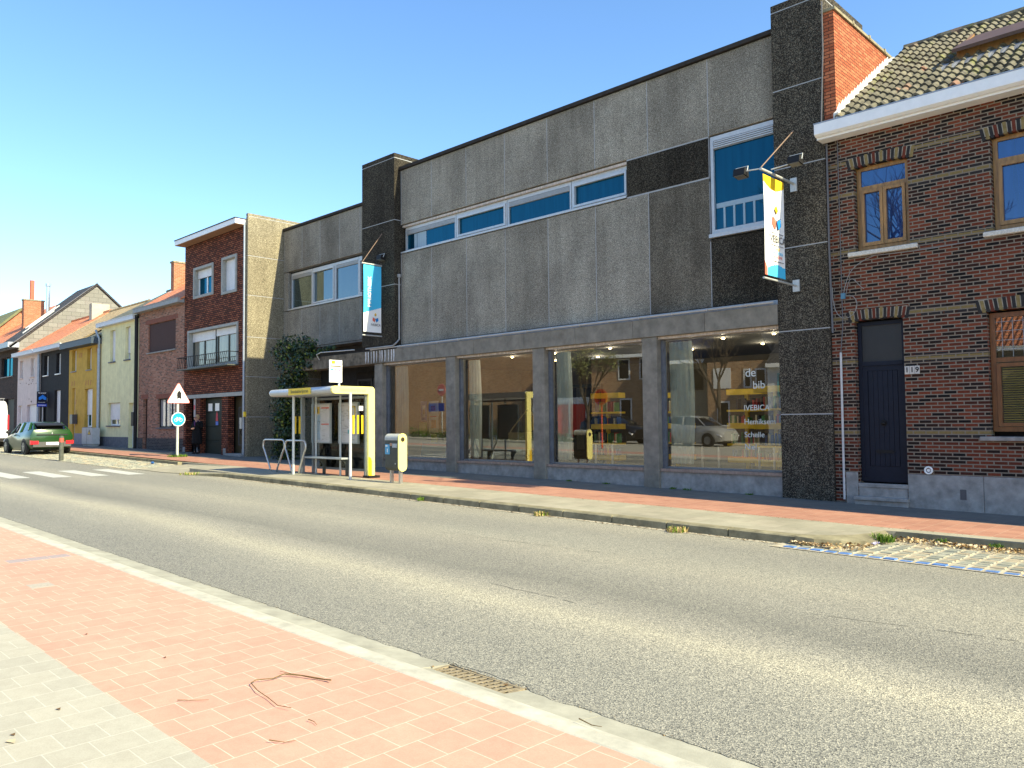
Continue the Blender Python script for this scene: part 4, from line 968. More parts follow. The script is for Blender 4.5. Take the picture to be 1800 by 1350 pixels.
house_window(H3, -35.83, -33.55, 4.24, 5.76, .18, DGR, mirror_glass('pale_room_glass', (.22, .20, .15), 1.7), (-34.7,), (), .08, .26)
house_window(H3, -33.45, -31.27, 4.24, 5.76, .18, DGR, mirror_glass('pale_room_glass_b', (.20, .18, .13), 1.7), (-32.4,), (), .08, .20)
b = MB(); b.box(-36.0, -31.1, -.5, .0, 4.05, 4.10)
bal = part('balcony', b, CHAR, H3)
b = MB(); b.tube([(-36.0, -.5, 4.62), (-31.1, -.5, 4.62)], .018, 6); b.tube([(-36.0, -.5, 4.62), (-36.0, 0, 4.62)], .018, 6); b.tube([(-31.1, -.5, 4.62), (-31.1, 0, 4.62)], .018, 6)
k = 0
while k < 27: xx = -35.95+k*.178; b.tube([(xx, -.5, 4.12), (xx+.14, -.5, 4.6)], .012, 5); k += 1
part('railing', b, BLKP, bal)
b = MB(); b.box(-36.40, -30.56, -.07, .0, 2.80, 2.96); part('concrete_lintel', b, STF, H3)
GAR = simple('dark_green_garage', (.014, .022, .016), .55, .2)
b = MB(); b.box(-34.66, -32.61, .25, .3, .3, 2.78); 
for k in range(4): b.bbox(-34.62, -32.65, .235, .25, .33+k*.61, .91+k*.61, .01)
gd = part('garage_door', b, GAR, H3)
for k in range(3): 
    b = MB(); b.box(-34.35+k*.66, -33.97+k*.66, .226, .234, 2.22, 2.55); part('garage_window', b, WPLAST, gd)
b = MB(); b.prism([(-33.62, 1.78), (-33.42, 1.78), (-33.45, 2.05), (-33.52, 2.2), (-33.59, 2.05)], 'y', .225, .233); part('warning_sticker', b, simple('sticker_red', (.6, .06, .08), .5, .1), gd)
b = MB(); b.box(-33.62, -33.38, .222, .2245, 1.60, 1.76); part('warning_sticker', b, simple('sticker_blue', (.12, .2, .6), .5, .1), gd)
b = MB(); b.box(-32.04, -30.76, .35, .4, .42, 2.78); fd = part('front_door', b, simple('brown_green_door', (.045, .04, .02), .4, .2), H3)
b = MB(); b.frame(-31.75, -31.1, .75, 2.35, .335, .349, .03); part('door_moulding', b, STONED, fd)
b = MB(); b.tube([(-31.6, .33, 1.3), (-31.42, .32, 1.45), (-31.25, .33, 1.3), (-31.42, .32, 1.15), (-31.6, .33, 1.3)], .012, 5); part('door_ornament', b, BLKP, fd)
b = MB(); b.bbox(-32.05, -30.75, -.1, .35, .2, .42, .01); part('door_step', b, STONE, H3)
b = MB(); b.box(-36.1, -35.1, .4, .45, .2, 2.8); part('dark_passage_door', b, BLKP, H3)
b = MB(); b.box(-30.78, -30.62, -.12, -.002, 1.45, 1.9); solo('letter_box', b, simple('pale_letterbox', (.4, .4, .36), .4, .1), 'pale letter box beside the front door of the tall brick house', 'letter box', origin=(-30.7, -.06, 1.45))
b = MB(); b.box(-30.52, -30.42, -.1, -.022, 1.93, 2.13); solo('gas_marker', b, YEL, 'small yellow marker plate on the party wall of the library', 'marker', origin=(-30.47, -.06, 1.93))
b = MB(); b.box(-35.25, -35.10, -.03, -.002, 1.98, 2.78)
pb = part('address_plate', b, simple('notice_plate', (.35, .33, .33), .5, .1), H3); b = MB(); b.box(-35.24, -35.11, -.036, -.031, 2.3, 2.5); part('plate_emblem', b, simple('sticker_red', (.6, .06, .08)), pb)
b = MB(); b.box(-36.42, -30.56, -.48, 6, 9.82, 10.02); part('roof_edge', b, WPAINT, H3)
b = MB(); b.box(-36.40, -30.57, -.46, 0, 9.802, 9.818); part('soffit', b, simple('wood_soffit', (.32, .19, .12), .7, .15), H3)
b = MB(); b.box(-36.44, -30.55, -.50, 6, 10.022, 10.06); part('roof_cap', b, CAPB, H3)
b = MB(); b.tube([(-30.57, -.06, 9.9), (-30.57, -.06, .4)], .045, 8); part('downpipe', b, ZINC, H3, smooth='auto')
for xx in (-36.3, -34.95, -32.33, -30.68):
    b = MB(); b.bbox(xx-.09, xx+.12, -.03, .05, .1, .62, .01); part('stone_base', b, STONE, H3)

# ---- generic terrace houses
def terrace(nm_lab, x0, x1, ze, wall, roofm, yr, zr, gut, ops, gcol, dep=.2, goff=.5, gh=.2, rx0=None, rx1=None, plinth=None):
    H = thing('terrace_house', nm_lab, 'house', ((x0+x1)/2, 0, g((x0+x1)/2)))
    shell(H, x0, x1, ze, wall, ops, dep, 8)
    rx0 = x0 if rx0 is None else rx0; rx1 = x1 if rx1 is None else rx1
    gable_roof(H, rx0, rx1, -goff+.12, yr, ze+.14, zr, roofm); gablewalls(H, x0, x1, .02, yr, ze-.01, zr, wall)
    b = MB(); b.box(gut[0], gut[1], -goff, .0, ze-gh+.14, ze+.16); b.box(gut[0]-.01, gut[1]+.01, -goff-.02, -goff+.02, ze+.162, ze+.19); part('gutter_board', b, gcol, H)
    b = MB(); b.tube([(rx0, yr, zr+.0), (rx1, yr, zr+.0)], .10, 8); part('ridge_tiles', b, roofm, H)
    if plinth:
        b = MB(); xs = [x0]+[q for o in ops if o[2] < .9 for q in (o[0], o[1])]+[x1]
        for i in range(0, len(xs), 2): b.box(xs[i]+.002, xs[i+1]-.002, -.025, .05, -.1, plinth[1])
        part('plinth', b, plinth[0], H)
    return H
# mixed red brick house
H2 = terrace('mixed red brick terrace house with orange roof and brown shutters', -41.70, -36.38, 7.30, BRH2, R_OR, 3.6, 9.95, (-41.75, -36.40), [(-40.55, -37.32, 5.18, 6.60), (-39.3, -37.3, 1.50, 2.90), (-41.1, -40.55, .45, 2.93)], simple('grey_gutter', (.30, .31, .31), .6, .15), goff=.32, gh=.18, plinth=(BRH2D, 1.0))
house_window(H2, -40.54, -37.33, 5.19, 6.59, .1, BLKP, DKGL, (-38.93,), (), .05, .97, SHUTB, STONE)
house_window(H2, -39.29, -37.31, 1.51, 2.89, .1, BLKP, mirror_glass('bright_room_glass', (.30, .31, .32), 1.7), (-38.6, -37.9), (), .06, None, None, STONED)
b = MB(); b.box(-41.09, -40.56, .15, .2, .5, 2.92); part('front_door', b, simple('dark_brown_door', (.03, .015, .012), .5, .2), H2)
for a, c, z in ((-40.9, -37.0, 6.61), (-41.3, -40.4, 2.94), (-39.5, -37.1, 2.91)):
    b = MB(); n = int((c-a)/.085)
    for k in range(n): b.m = k % 2; b.box(a+k*.085+.004, a+k*.085+.081, -.008, .1, z, z+.21)
    part('soldier_course', b, [simple('soldier_brick_red', (.24, .09, .06), .8, .2, 8), simple('soldier_brick_brown', (.19, .075, .055), .8, .2, 8)], H2)
b = MB(); b.box(-48.2+3.0, -44.55+1.8, 2.6, 3.6, 8.6, 10.7)
b = MB(); b.box(-43.4, -41.75, 1.9, 2.6, 8.4, 10.2) if False else None
def chimney(par, x0, x1, y0, y1, z0, z1, mat, cap=True):
    b = MB(); b.box(x0, x1, y0, y1, z0, z1); ch = part('chimney', b, mat, par)
    if cap: b = MB(); b.box(x0-.04, x1+.04, y0-.04, y1+.04, z1+.001, z1+.09); part('chimney_cap', b, simple('coping_concrete', (.3, .3, .2)), ch)
chimney(H2, -41.68, -41.3, 1.55, 2.95, 7.9, 10.05, BRCHIM)
b = MB(); b.prism([(.0, 7.36), (3.6, 10.02), (3.6, 10.12), (.0, 7.46)], 'x', -41.78, -41.5); part('verge_flashing', b, simple('pale_verge', (.5, .5, .48), .8, .1), H2)
b = MB(); b.tube([(-41.86, -.08, 7.2), (-41.86, -.08, .4)], .09, 8); part('downpipe', b, BLKP, H2, smooth='auto')
# pale yellow house
H4 = terrace('pale yellow rendered terrace house with grey green roof', -47.05, -41.75, 7.06, REN_Y, R_GN, 3.6, 9.45, (-47.2, -41.9), [(-45.75, -44.95, 5.04, 6.76), (-43.55, -42.85, 5.04, 6.76), (-45.95, -44.15, 1.62, 2.84), (-42.98, -42.15, .5, 2.78)], simple('white_grey_gutter', (.6, .62, .66), .5, .06), goff=.26, gh=.18, dep=.26, plinth=(STONED, 1.03))
house_window(H4, -45.74, -44.96, 5.05, 6.75, .18, WPLAST, DKGL, (), (), .05, .97, None, STONED)
house_window(H4, -43.54, -42.86, 5.05, 6.75, .18, WPLAST, DKGL, (), (), .05, .80, None, STONED)
house_window(H4, -45.94, -44.16, 1.63, 2.83, .18, WPLAST, DKGL, (-45.05,), (), .08, .74, None, STONED)
b = MB(); b.box(-42.97, -42.16, .2, .25, .52, 2.77); fd = part('front_door', b, WPLAST, H4)
b = MB(); pts = [(-42.62+.28*math.sin(math.pi*k/12), .85+1.6*k/12) for k in range(13)]; b.prism(pts, 'y', .193, .199); part('pane', b, DKGL, fd)
b = MB(); b.tube([(-47.2, -.25, 6.9), (-47.0, -.14, 6.4), (-47.12, -.1, 5.9)], .07, 8); b.tube([(-47.12, -.1, 5.9), (-47.12, -.1, .5)], .085, 8); part('downpipe', b, ZINC, H4, smooth='auto')
b = MB(); b.box(-42.1, -41.8, -.2, -.03, 1.6, 2.3); solo('letter_box', b, BLKP, 'black letter box beside the white door of the pale yellow house', 'letter box', origin=(-42, -.1, 1.6))
# ochre house
H5 = terrace('ochre painted terrace house with dark blue gutter', -52.42, -47.1, 6.32, REN_O, R_GN, 3.4, 8.6, (-52.4, -47.0), [(-51.9, -51.15, 4.84, 6.10), (-49.3, -48.6, 4.81, 6.06), (-51.8, -51.25, .65, 3.85), (-49.6, -48.35, 1.55, 3.74)], simple('dark_blue_gutter', (.045, .065, .095), .5, .1), goff=.55, gh=.3, rx0=-50.8, plinth=(simple('lilac_plinth', (.26, .25, .30), .8, .15), 1.2))
house_window(H5, -51.89, -51.16, 4.85, 6.09, .2-.02, WPLAST, BLUEGL, (), (), .1, None, None, STONE)
house_window(H5, -49.29, -48.61, 4.82, 6.05, .18, WPLAST, BLUEGL, (), (), .1, None, None, STONE)
b = MB(); b.box(-51.79, -51.26, .15, .2, .7, 3.84); fd = part('front_door', b, WPLAST, H5); b = MB(); b.box(-51.6, -51.35, .143, .149, 2.3, 3.7); part('pane', b, DKGL, fd)
house_window(H5, -49.59, -48.36, 1.56, 3.73, .18, WPLAST, BLUEGL, (-49.0,), (), .08, .68, None, STONE)
b = MB()
for (a, c) in ((-49.5, 3.95), (-49.1, 3.95), (-48.7, 3.95), (-50.6, 5.6), (-50.3, 5.6), (-47.9, 5.75), (-47.6, 5.75), (-51.9, 4.0), (-51.5, 4.0), (-51.15, 2.9), (-51.1, 2.3)):
    b.box(a, a+.1, -.005, .03, c, c+.18); b.box(a+.03, a+.15, -.006, .03, c+.2, c+.26)
part('bare_brick_patches', b, simple('bare_brick', (.40, .16, .08), .8, .2), H5)
b = MB(); b.box(-51.2, -50.75, -.3, -.03, 1.75, 2.3); solo('letter_box', b, [simple('dark_metal_box', (.06, .06, .07), .4, .1)], 'dark metal letter box on the ochre house', 'letter box', origin=(-51, -.1, 1.75))
# black house
H6 = terrace('black painted terrace house with tan roof', -58.0, -52.47, 6.42, REN_K, R_TN, 3.4, 9.15, (-58.0, -52.5), [(-57.3, -56.4, 4.85, 6.13), (-54.85, -54.0, 4.85, 6.13), (-55.1, -53.95, .9, 3.85), (-57.5, -56.5, .75, 3.2)], simple('white_grey_gutter', (.6, .62, .66)), goff=.5, rx1=-49.2)
house_window(H6, -57.29, -56.41, 4.86, 6.12, .18, WPLAST, DKGL, (), (), .12, None, None, WPLAST); house_window(H6, -54.84, -54.01, 4.86, 6.12, .18, WPLAST, DKGL, (), (), .12, None, None, WPLAST)
house_window(H6, -55.09, -53.96, .92, 3.84, .18, WPLAST, DKGL, (), (), .08, .97)
b = MB(); b.box(-57.49, -56.51, .15, .2, .7, 3.19); part('front_door', b, BLKP, H6)
b = MB(); b.tube([(-58.0, -.12, 6.3), (-58.0, -.12, .7)], .09, 8); part('downpipe', b, ZINC, H6, smooth='auto')
chimney(H6, -57.2, -56.7, 2.6, 3.7, 8.2, 9.75, simple('rendered_chimney', (.42, .38, .30), .9, .12, 4), False)
# pink house
H7 = terrace('pale pink painted terrace house with orange roof and broken plaster', -63.25, -58.05, 6.42, REN_P, R_OR, 3.4, 9.2, (-62.9, -58.1), [(-62.75, -61.95, 4.93, 6.13), (-60.2, -59.4, 4.93, 6.15), (-60.9, -58.8, .8, 3.08), (-62.95, -62.1, .8, 3.06)], simple('white_grey_gutter', (.6, .62, .66)), goff=.5, rx1=-55.6)
house_window(H7, -62.74, -61.96, 4.94, 6.12, .18, WPLAST, DKGL, (), (), .1, .5, None, REN_P); house_window(H7, -60.19, -59.41, 4.94, 6.14, .18, WPLAST, DKGL, (), (), .1, .5, None, REN_P)
b = MB(); b.box(-60.89, -58.81, .15, .2, .7, 3.07); part('garage_door', b, SHUT, H7); b = MB(); b.box(-62.94, -62.11, .15, .2, .7, 3.05); part('front_door', b, WPLAST, H7)
b = MB()
for k in range(26):
    a = random.uniform(-60.8, -58.2) if k > 12 else random.uniform(-63, -58.3); z = 4.55+random.uniform(-.15, .2) if k < 13 else random.uniform(2.6, 4.4)
    if k < 13 or random.random() < .6: b.box(a, a+random.uniform(.05, .25), -.006, .03, z, z+random.uniform(.03, .08))
part('bare_brick_patches', b, simple('bare_brick_dull', (.25, .17, .13), .8, .2), H7)
# dark brick house with slate-clad gable
H8 = thing('terrace_house', 'dark brown brick house with steep black roof and grey slate gable at the left', 'house', (-66, 0, .8))
shell(H8, -72, -63.3, 7.5, BRDK, [(-67.5, -64.55, 5.2, 6.6), (-71, -68.6, 5.2, 6.6), (-66.4, -64, .8, 3.6)], .22, 9)
house_window(H8, -67.49, -64.56, 5.21, 6.59, .15, BLKP, BLUEGL, (-66,), (), .06, None, None, STONE); house_window(H8, -70.99, -68.61, 5.21, 6.59, .15, BLKP, BLUEGL, (-69.8,), (), .06, None, None, STONE)
b = MB(); b.box(-66.39, -64.01, .15, .2, .7, 3.59); part('garage_door', b, BLKP, H8)
b = MB(); b.prism([(-.02, 6.9), (-.02, 7.5), (5.0, 11.95), (10, 7.5), (10, 6.9)], 'x', -63.31, -63.12); part('gable_wall', b, SLATEW, H8)
b = MB(); b.prism([(-.6, 7.16), (5.0, 12.15), (10.6, 7.2), (10.6, 7.05), (5.0, 12.0), (-.6, 7.0)], 'x', -67.5, -63.0); part('roof', b, R_BK, H8)
b = MB(); b.prism([(-.6, 7.17), (5.0, 12.17), (5.0, 12.22), (-.6, 7.24)], 'x', -63.1, -62.9)
part('verge_tiles', b, simple('verge_grey', (.12, .12, .13), .6, .2), H8)
b = MB(); b.prism([(-.2, 7.5), (5.2, 11.7), (10.5, 7.5)], 'x', -76, -67.52); part('orange_roof', b, R_OR, H8)
b = MB(); b.box(-72, -63.0, -.7, 0, 7.1, 7.46); part('gutter_board', b, ZINC, H8)
b = MB(); hz = lambda y: 7.16+.891*(y+.6)+.02
for xa, ya, yb_ in ((-66.4, 1.2, 3.2), (-65.6, 1.2, 3.2), (-64.7, .6, 2.6)): b.prism([(ya, hz(ya)), (yb_, hz(yb_)), (yb_, hz(yb_)+.08), (ya, hz(ya)+.08)], 'x', xa, xa+.1)
part('skylight_rail', b, GALV, H8)
chimney(H8, -69.7, -69.2, 1.8, 3.2, 8.8, 11.3, BRCHIM)
b = MB(); b.tube([(-69.45, 2.4, 11.3), (-69.45, 2.4, 12.9)], .17, 8); part('chimney_pot', b, simple('terracotta', (.45, .14, .09), .7, .1), H8)
b = MB(); b.tube([(-68.3, 3.2, 10.3), (-68.3, 3.2, 12.4)], .13, 8); b.tube([(-68.3, 3.2, 12.4), (-68.3, 3.2, 12.6)], .2, 8); part('flue_pipe', b, STEEL, H8, smooth='auto')
H9 = thing('terrace_house', 'orange brick house with moss edged gable at the far left', 'house', (-80, 0, .9))
b = MB(); b.box(-90, -76.2, 0, 9, -.3, 8.2); part('wall', b, BRCHIM, H9)
b = MB(); b.prism([(.0, 8.0), (3.3, 11.3), (7.5, 8.0)], 'x', -78.3, -76.0); part('gable_wall', b, BRCHIM, H9)
b = MB(); b.prism([(-.4, 7.9), (3.3, 11.55), (7.9, 7.9), (7.9, 7.7), (3.3, 11.3), (-.4, 7.7)], 'x', -90, -75.8); part('roof', b, simple('mossy_roof', (.16, .17, .09), .9, .3, 3), H9)

# ================================================================ STREET THINGS
zg = lambda x: g(x)
# bus shelter
SH = thing('bus_shelter', 'glass bus shelter with pale yellow end frame and round grey roof edge', 'bus shelter', (-19.4, -3.3, zg(-19.4)))
xl, xr, yf, ybk = -20.95, -18.0, -3.62, -2.86; z0 = zg(-18)
def rr_path(y0, y1, z0_, z1_, w, r, n=6):
    """inverted L of width w with rounded corners (y,z)"""
    P = [(y0, z1_-w)]
    c = (y0+w/2, z1_-w/2)
    pts = [(y0+w/2+w/2*math.cos(a), z1_-w/2+w/2*math.sin(a)) for a in [math.pi*1.5-math.pi*k/8 for k in range(9)]]
    pts += [(y1-r+r*math.cos(a), z1_-r+r*math.sin(a)) for a in [math.pi/2-math.pi/2*k/n for k in range(n+1)]]
    pts += [(y1, z0_), (y1-w*1.02, z0_), (y1-w*1.02, z1_-w)]
    return pts
b = MB(); b.prism(rr_path(-4.08, -2.72, z0, 2.60, .20, .1), 'x', xr-.02, xr+.06); ef = part('end_frame', b, SHELY, SH)
text('lettering', 'Steenbakkerijstraat', .135, simple('pale_lettering', (.62, .56, .2), .5, .03), ef, SIDE(xr+.063, -3.42, 2.50), 'CENTER', .001, .78)
b = MB(); b.prism([(-2.93, z0), (-2.82, z0), (-2.82, z0+.44), (-2.84, z0+.52), (-2.89, z0+.56), (-2.93, z0+.56)], 'x', xr+.061, xr+.066); part('yellow_kick_panel', b, OCH, ef)
b = MB(); b.box(xr-.1, xr+.2, -3.0, -2.65, z0-.02, z0+.06); part('base_plate', b, BLKP, SH)
# round roof edge
b = MB(); n = 10; prof = [(-3.98+.10*math.cos(a), 2.50+.10*math.sin(a)) for a in [math.pi*.5+math.pi*k/n for k in range(n+1)]]
prof += [(-2.85, 2.40), (-2.72, 2.43), (-2.72, 2.60)]
b.prism(prof, 'x', -21.15, xr-.02); rf = part('roof', b, simple('silver_roof', (.50, .52, .54), .35, .08, 4, metal=.35), SH, smooth='auto')
b = MB(); b.ball((-21.15, -3.98, 2.50), (.12, .10, .10), 12, 8); part('roof_end', b, WPLAST, SH, smooth=True)
b = MB(); b.box(-20.1, -18.95, -4.092, -4.085, 2.41, 2.59); ns = part('name_plate', b, YEL, SH)
text('lettering', 'Steenbakkerijstraat', .13, simple('dark_lettering', (.10, .10, .08), .5, .03), ns, FRONT(-19.52, -4.095, 2.50), 'CENTER', .001, .9)
for nm, px, py in (('post', -20.55, -3.66), ('post', -17.95, -3.50)):
    b = MB(); b.tube([(px, py, zg(px)), (px, py, 2.42)], .038, 12); part('post', b, WPLAST if False else simple('white_steel', (.62, .64, .63), .4, .05, metal=.2), SH, smooth='auto')
for px, py in ((-20.42, -3.0), (-19.2, -2.98)):
    b = MB(); b.tube([(px, py, zg(px)), (px, py, 2.42)], .03, 10); part('post', b, GALV, SH, smooth='auto')
b = MB(); b.box(-20.75, -20.66, -3.32, -3.22, zg(-20.7), 2.42); b.box(-20.78, -20.69, -2.92, -2.84, zg(-20.7), 2.42); part('corner_post', b, ALUD, SH)
b = MB(); b.box(-20.72, -20.70, -3.60, -2.9, .42, 2.35); p1 = part('side_glass', b, SHELGL, SH)
b = MB(); b.box(xr-.012, xr+.0, -3.46, -2.94, .32, 2.35); p2 = part('side_glass', b, SHELGL, SH)
for px, ys, pp in ((-20.69, (-3.55, -3.41, -3.27), p1), (xr+.006, (-3.40, -3.26, -3.12), p2)):
    b = MB()
    for y in ys: b.box(px, px+.004, y, y+.06, 1.33, 1.83)
    part('yellow_bars', b, OCH, pp)
b = MB(); b.box(xr-.10, xr-.03, -2.96, -2.88, z0, 2.42); part('corner_post', b, ALUD, SH)
b = MB(); b.box(-20.6, -18.1, -2.83, -2.818, .35, 2.35); part('back_glass', b, SHELGL, SH)
b = MB(); b.box(-20.7, -18.05, -2.85, -2.80, 2.30, 2.36); b.box(-20.7, -18.05, -2.85, -2.80, .30, .36); part('back_rail', b, ALUD, SH)
MAPC = [simple('map_paper', (.62, .57, .54), .6, .05), simple('map_yellow', (.75, .48, .06), .6, .05), simple('map_red', (.65, .12, .08), .6, .05), simple('map_pale_blue', (.42, .50, .56), .6, .08), simple('map_lines', (.42, .38, .33), .6, .05), simple('map_teal', (.06, .35, .33), .6, .05)]
def mapcase(x0, x1, lab, deco):
    b = MB(); b.frame(x0, x1, 1.05, 2.20, -2.90, -2.84, .035); fr = part('map_case', b, simple('map_case_frame', (.38, .38, .36), .4, .1), SH, label=lab)
    b = MB(); b.box(x0+.035, x1-.035, -2.885, -2.865, 1.085, 2.165)
    for (a, c, d, e, mm) in deco: b.m = mm; b.box(x0+.04+(x1-x0-.08)*a, x0+.04+(x1-x0-.08)*c, -2.8885, -2.8855, 1.09+1.07*d, 1.09+1.07*e)
    part('timetable_sheet', b, MAPC, fr)
random.seed(3)
fine = [(random.uniform(.0, .9), 0, random.uniform(.02, .9), 0, 4) for _ in range(70)]
fine = [(a, min(.99, a+random.uniform(.02, .2)), d, d+random.uniform(.003, .008), 4) for a, _, d, _, m_ in fine]
mapcase(-20.84, -19.85, 'timetable case with a yellow square header', fine+[(.12, .42, .76, .95, 1), (.22, .32, .80, .90, 4), (.25, .45, .05, .72, 3), (.52, .95, .90, .93, 2), (.52, .95, .46, .49, 2)])
fine2 = [(a, min(.99, a+random.uniform(.02, .2)), d, d+random.uniform(.003, .02), 4) for a, _, d, _, m_ in [(random.uniform(0, .9), 0, random.uniform(.02, .95), 0, 0) for _ in range(70)]]
mapcase(-19.43, -18.48, 'network map case with a yellow district', fine2+[(.52, .60, .60, .95, 1), (.60, .90, .62, .66, 1), (.60, .90, .90, .94, 1), (.84, .90, .60, .94, 1), (.66, .72, .66, .9, 1), (.48, .62, .22, .32, 5)])
b = MB(); b.tube([(-20.55, -3.0, .20), (-20.55, -3.0, 1.04)], .045, 8); b.tube([(-20.52, -2.93, 2.2), (-20.52, -2.93, 2.38)], .04, 8)
b = MB(); b.bbox(-21.0+.2, -18.75, -3.25, -2.93, .62, .67, .008); be = part('bench_seat', b, GALV, SH)
for xx in (-20.05, -18.9):
    b = MB(); b.prism([(-3.02, zg(xx)), (-2.94, zg(xx)), (-2.94, .62), (-3.22, .62), (-3.08, .54), (-3.02, .42)], 'x', xx, xx+.05); part('bench_leg', b, CHAR, SH)
b = MB()
for z in (.5, 1.2, 1.9): b.ball((xr+.062, -2.78, z), (.006, .014, .014), 8, 5)
part('bolts', b, STEEL, ef)
b = MB(); b.box(xr+.001, xr+.004, -3.2, -3.06, 1.95, 2.08); part('sticker', b, simple('shelter_sticker', (.5, .5, .5), .5, .3, 40), p2)
# bus stop flag
XS = -18.15
BS = thing('bus_stop_sign', 'white bus stop sign with coloured line numbers standing above the shelter roof', 'bus stop sign', (XS, -3.70, 2.58))
b = MB(); b.tube([(XS-.03, -3.70, 2.56), (XS-.03, -3.70, 3.26)], .03, 10); part('pole', b, simple('white_steel', (.6, .6, .6)), BS, smooth='auto')
b = MB(); b.prism([(-4.03, 2.70), (-3.64, 2.70), (-3.64, 3.29), (-4.03, 3.29)], 'x', XS, XS+.025); sp = part('sign_plate', b, WPLAST, BS)
b = MB(); b.box(XS+.026, XS+.029, -3.97, -3.86, 3.19, 3.27); part('operator_mark', b, YEL, sp)
b = MB(); b.box(XS+.026, XS+.029, -4.01, -3.68, 3.11, 3.145)
part('stop_name_strip', b, simple('olive_strip', (.16, .15, .08), .5, .1), sp)
for k, c in enumerate(((.0, .28, .30), (.8, .6, .2), (.7, .15, .3))):
    b = MB(); b.box(XS+.026, XS+.029, -3.99+k*.115, -3.92+k*.115, 3.01, 3.05); part('line_number_patch', b, simple('line_patch_%s' % ['teal', 'amber', 'pink'][k], c, .5, 0), sp)
b = MB(); b.ball((XS+.027, -3.84, 2.78), (.004, .018, .018), 8, 6); part('small_emblem', b, simple('emblem_blue', (.1, .15, .5), .5, 0), sp)
# litter bin
BN = thing('litter_bin', 'grey street litter bin with pale yellow rounded end and blue sticker', 'litter bin', (-16.15, -3.38, zg(-16.1)))
def stadium(y0, y1, z0_, z1_, r, n=8):
    p = []
    for cx, cz, a0 in ((y1-r, z1_-r, 0), (y0+r, z1_-r, .5), (y0+r, z0_+r, 1.0), (y1-r, z0_+r, 1.5)):
        for k in range(n+1): a = (a0+.5*k/n)*math.pi; p.append((cx+r*math.cos(a), cz+r*math.sin(a)))
    return p
bx0, bx1 = -16.43, -15.90; by0, by1 = -3.50, -3.26
b = MB(); b.prism(stadium(by0, by1, .42, 1.33, .118), 'x', bx0, bx1); part('bin_body', b, CHAR, BN, smooth='auto')
b = MB(); p = stadium(by0-.008, by1+.008, .9, 1.342, .126); p = [q for q in p if q[1] > 1.18]; b.prism([(by1+.008, 1.18)]+p+[(by0-.008, 1.18)], 'x', bx0-.003, bx1-.03)
part('bin_hood', b, simple('bin_hood_grey', (.42, .43, .40), .4, .08), BN, smooth='auto')
b = MB(); b.prism(stadium(by0-.012, by1+.012, .41, 1.35, .131), 'x', bx1+.001, bx1+.035); part('end_panel', b, SHELY, BN, smooth='auto')
b = MB(); b.tube([(bx1+.036, -3.38, 1.20), (bx1+.040, -3.38, 1.20)], .06, 18); part('ash_hole', b, simple('hole_dark', (.04, .03, .015), .6, .1), BN)
for px in (bx0+.12, bx1-.05):
    b = MB(); b.box(px-.03, px+.03, -3.42, -3.34, zg(-16), .45); part('leg', b, STEEL, BN)
b = MB(); b.box(bx0+.02, bx0+.20, by0-.014, by0-.001, .83, 1.08); st = part('blue_sticker', b, simple('sticker_sky', (.12, .38, .60), .5, .05), BN)
b = MB(); b.tube([(bx0+.12, by0-.017, .88), (bx0+.12, by0-.017, .97)], .012, 6); b.box(bx0+.04, bx0+.12, by0-.0175, by0-.015, 1.02, 1.06); part('sticker_print', b, WPLAST, st)
b = MB(); b.box(bx0+.31, bx0+.49, by0-.012, by0-.001, 1.0, 1.10)
part('white_sticker', b, simple('sticker_pale', (.42, .45, .47), .5, .3, 30), BN); b = MB(); b.box(bx0+.21, bx0+.29, by0-.012, by0-.001, 1.04, 1.11); part('orange_sticker', b, simple('sticker_orange', (.5, .28, .18), .5, .3, 30), BN)
b = MB(); b.ball((bx0+.42, by0-.003, .60), (.02, .006, .02), 8, 6); part('lock', b, STEEL, BN)
# bicycle racks
def rack(xc, lab, w=.62, y=-3.5):
    z = zg(xc); b = MB(); hw = w
    pts = [(xc-.19, y, z-.02), (xc-.22, y, z+.12), (xc-hw+.08, y, z+.62), (xc-hw, y, z+.72), (xc-hw, y, z+.83), (xc-hw+.03, y, z+.92), (xc-hw+.12, y, z+.955)]
    pts += [(2*xc-p[0], p[1], p[2]) for p in pts[::-1]]
    b.tube(pts, .026, 10)
    solo('bicycle_rack', b, simple('stainless_tube', (.58, .58, .56), .3, .05, metal=.8), lab, 'bicycle rack', 'bicycle racks left of the bus shelter', smooth=True, origin=(xc, y, z))
rack(-21.95, 'steel hoop bicycle rack farther left of the bus shelter'); rack(-20.72, 'steel hoop bicycle rack partly behind the shelter\'s left post', .56)
# road signs on a pole
TX, TY = -32.35, -1.98
TS = thing('road_sign_post', 'grey post carrying a triangular junction sign and a round blue cycle sign', 'road sign', (TX, TY, zg(TX)))
b = MB(); b.tube([(TX, TY, zg(TX)-.05), (TX, TY, 3.0)], .05, 10); part('post', b, simple('pale_green_grey_post', (.48, .52, .47), .5, .1), TS, smooth='auto')
def rtri(xc, zb, w, h, r, n=5):
    V = [Vector((xc-w/2, zb)), Vector((xc+w/2, zb)), Vector((xc, zb+h))]; out = []
    for i in range(3):
        p, a, c = V[i], V[i-1], V[(i+1) % 3]; d1 = (a-p).normalized(); d2 = (c-p).normalized(); ang = d1.angle(d2)/2; d = r/math.tan(ang)
        s_, e = p+d1*d, p+d2*d
        for k in range(n+1): q = k/n; m_ = (s_*(1-q)*(1-q)+p*2*q*(1-q)+e*q*q); out.append((m_.x, m_.y))
    return out
b = MB(); b.prism(rtri(TY, 2.50, .98, .86, .06), 'x', TX+.055, TX+.075); sp = part('triangle_sign', b, simple('sign_red', (.75, .22, .18), .4, 0), TS)
b = MB(); b.prism(rtri(TY, 2.525, .90, .785, .05), 'x', TX+.076, TX+.082); part('triangle_face', b, WPLAST, sp)
ay = TY+.02
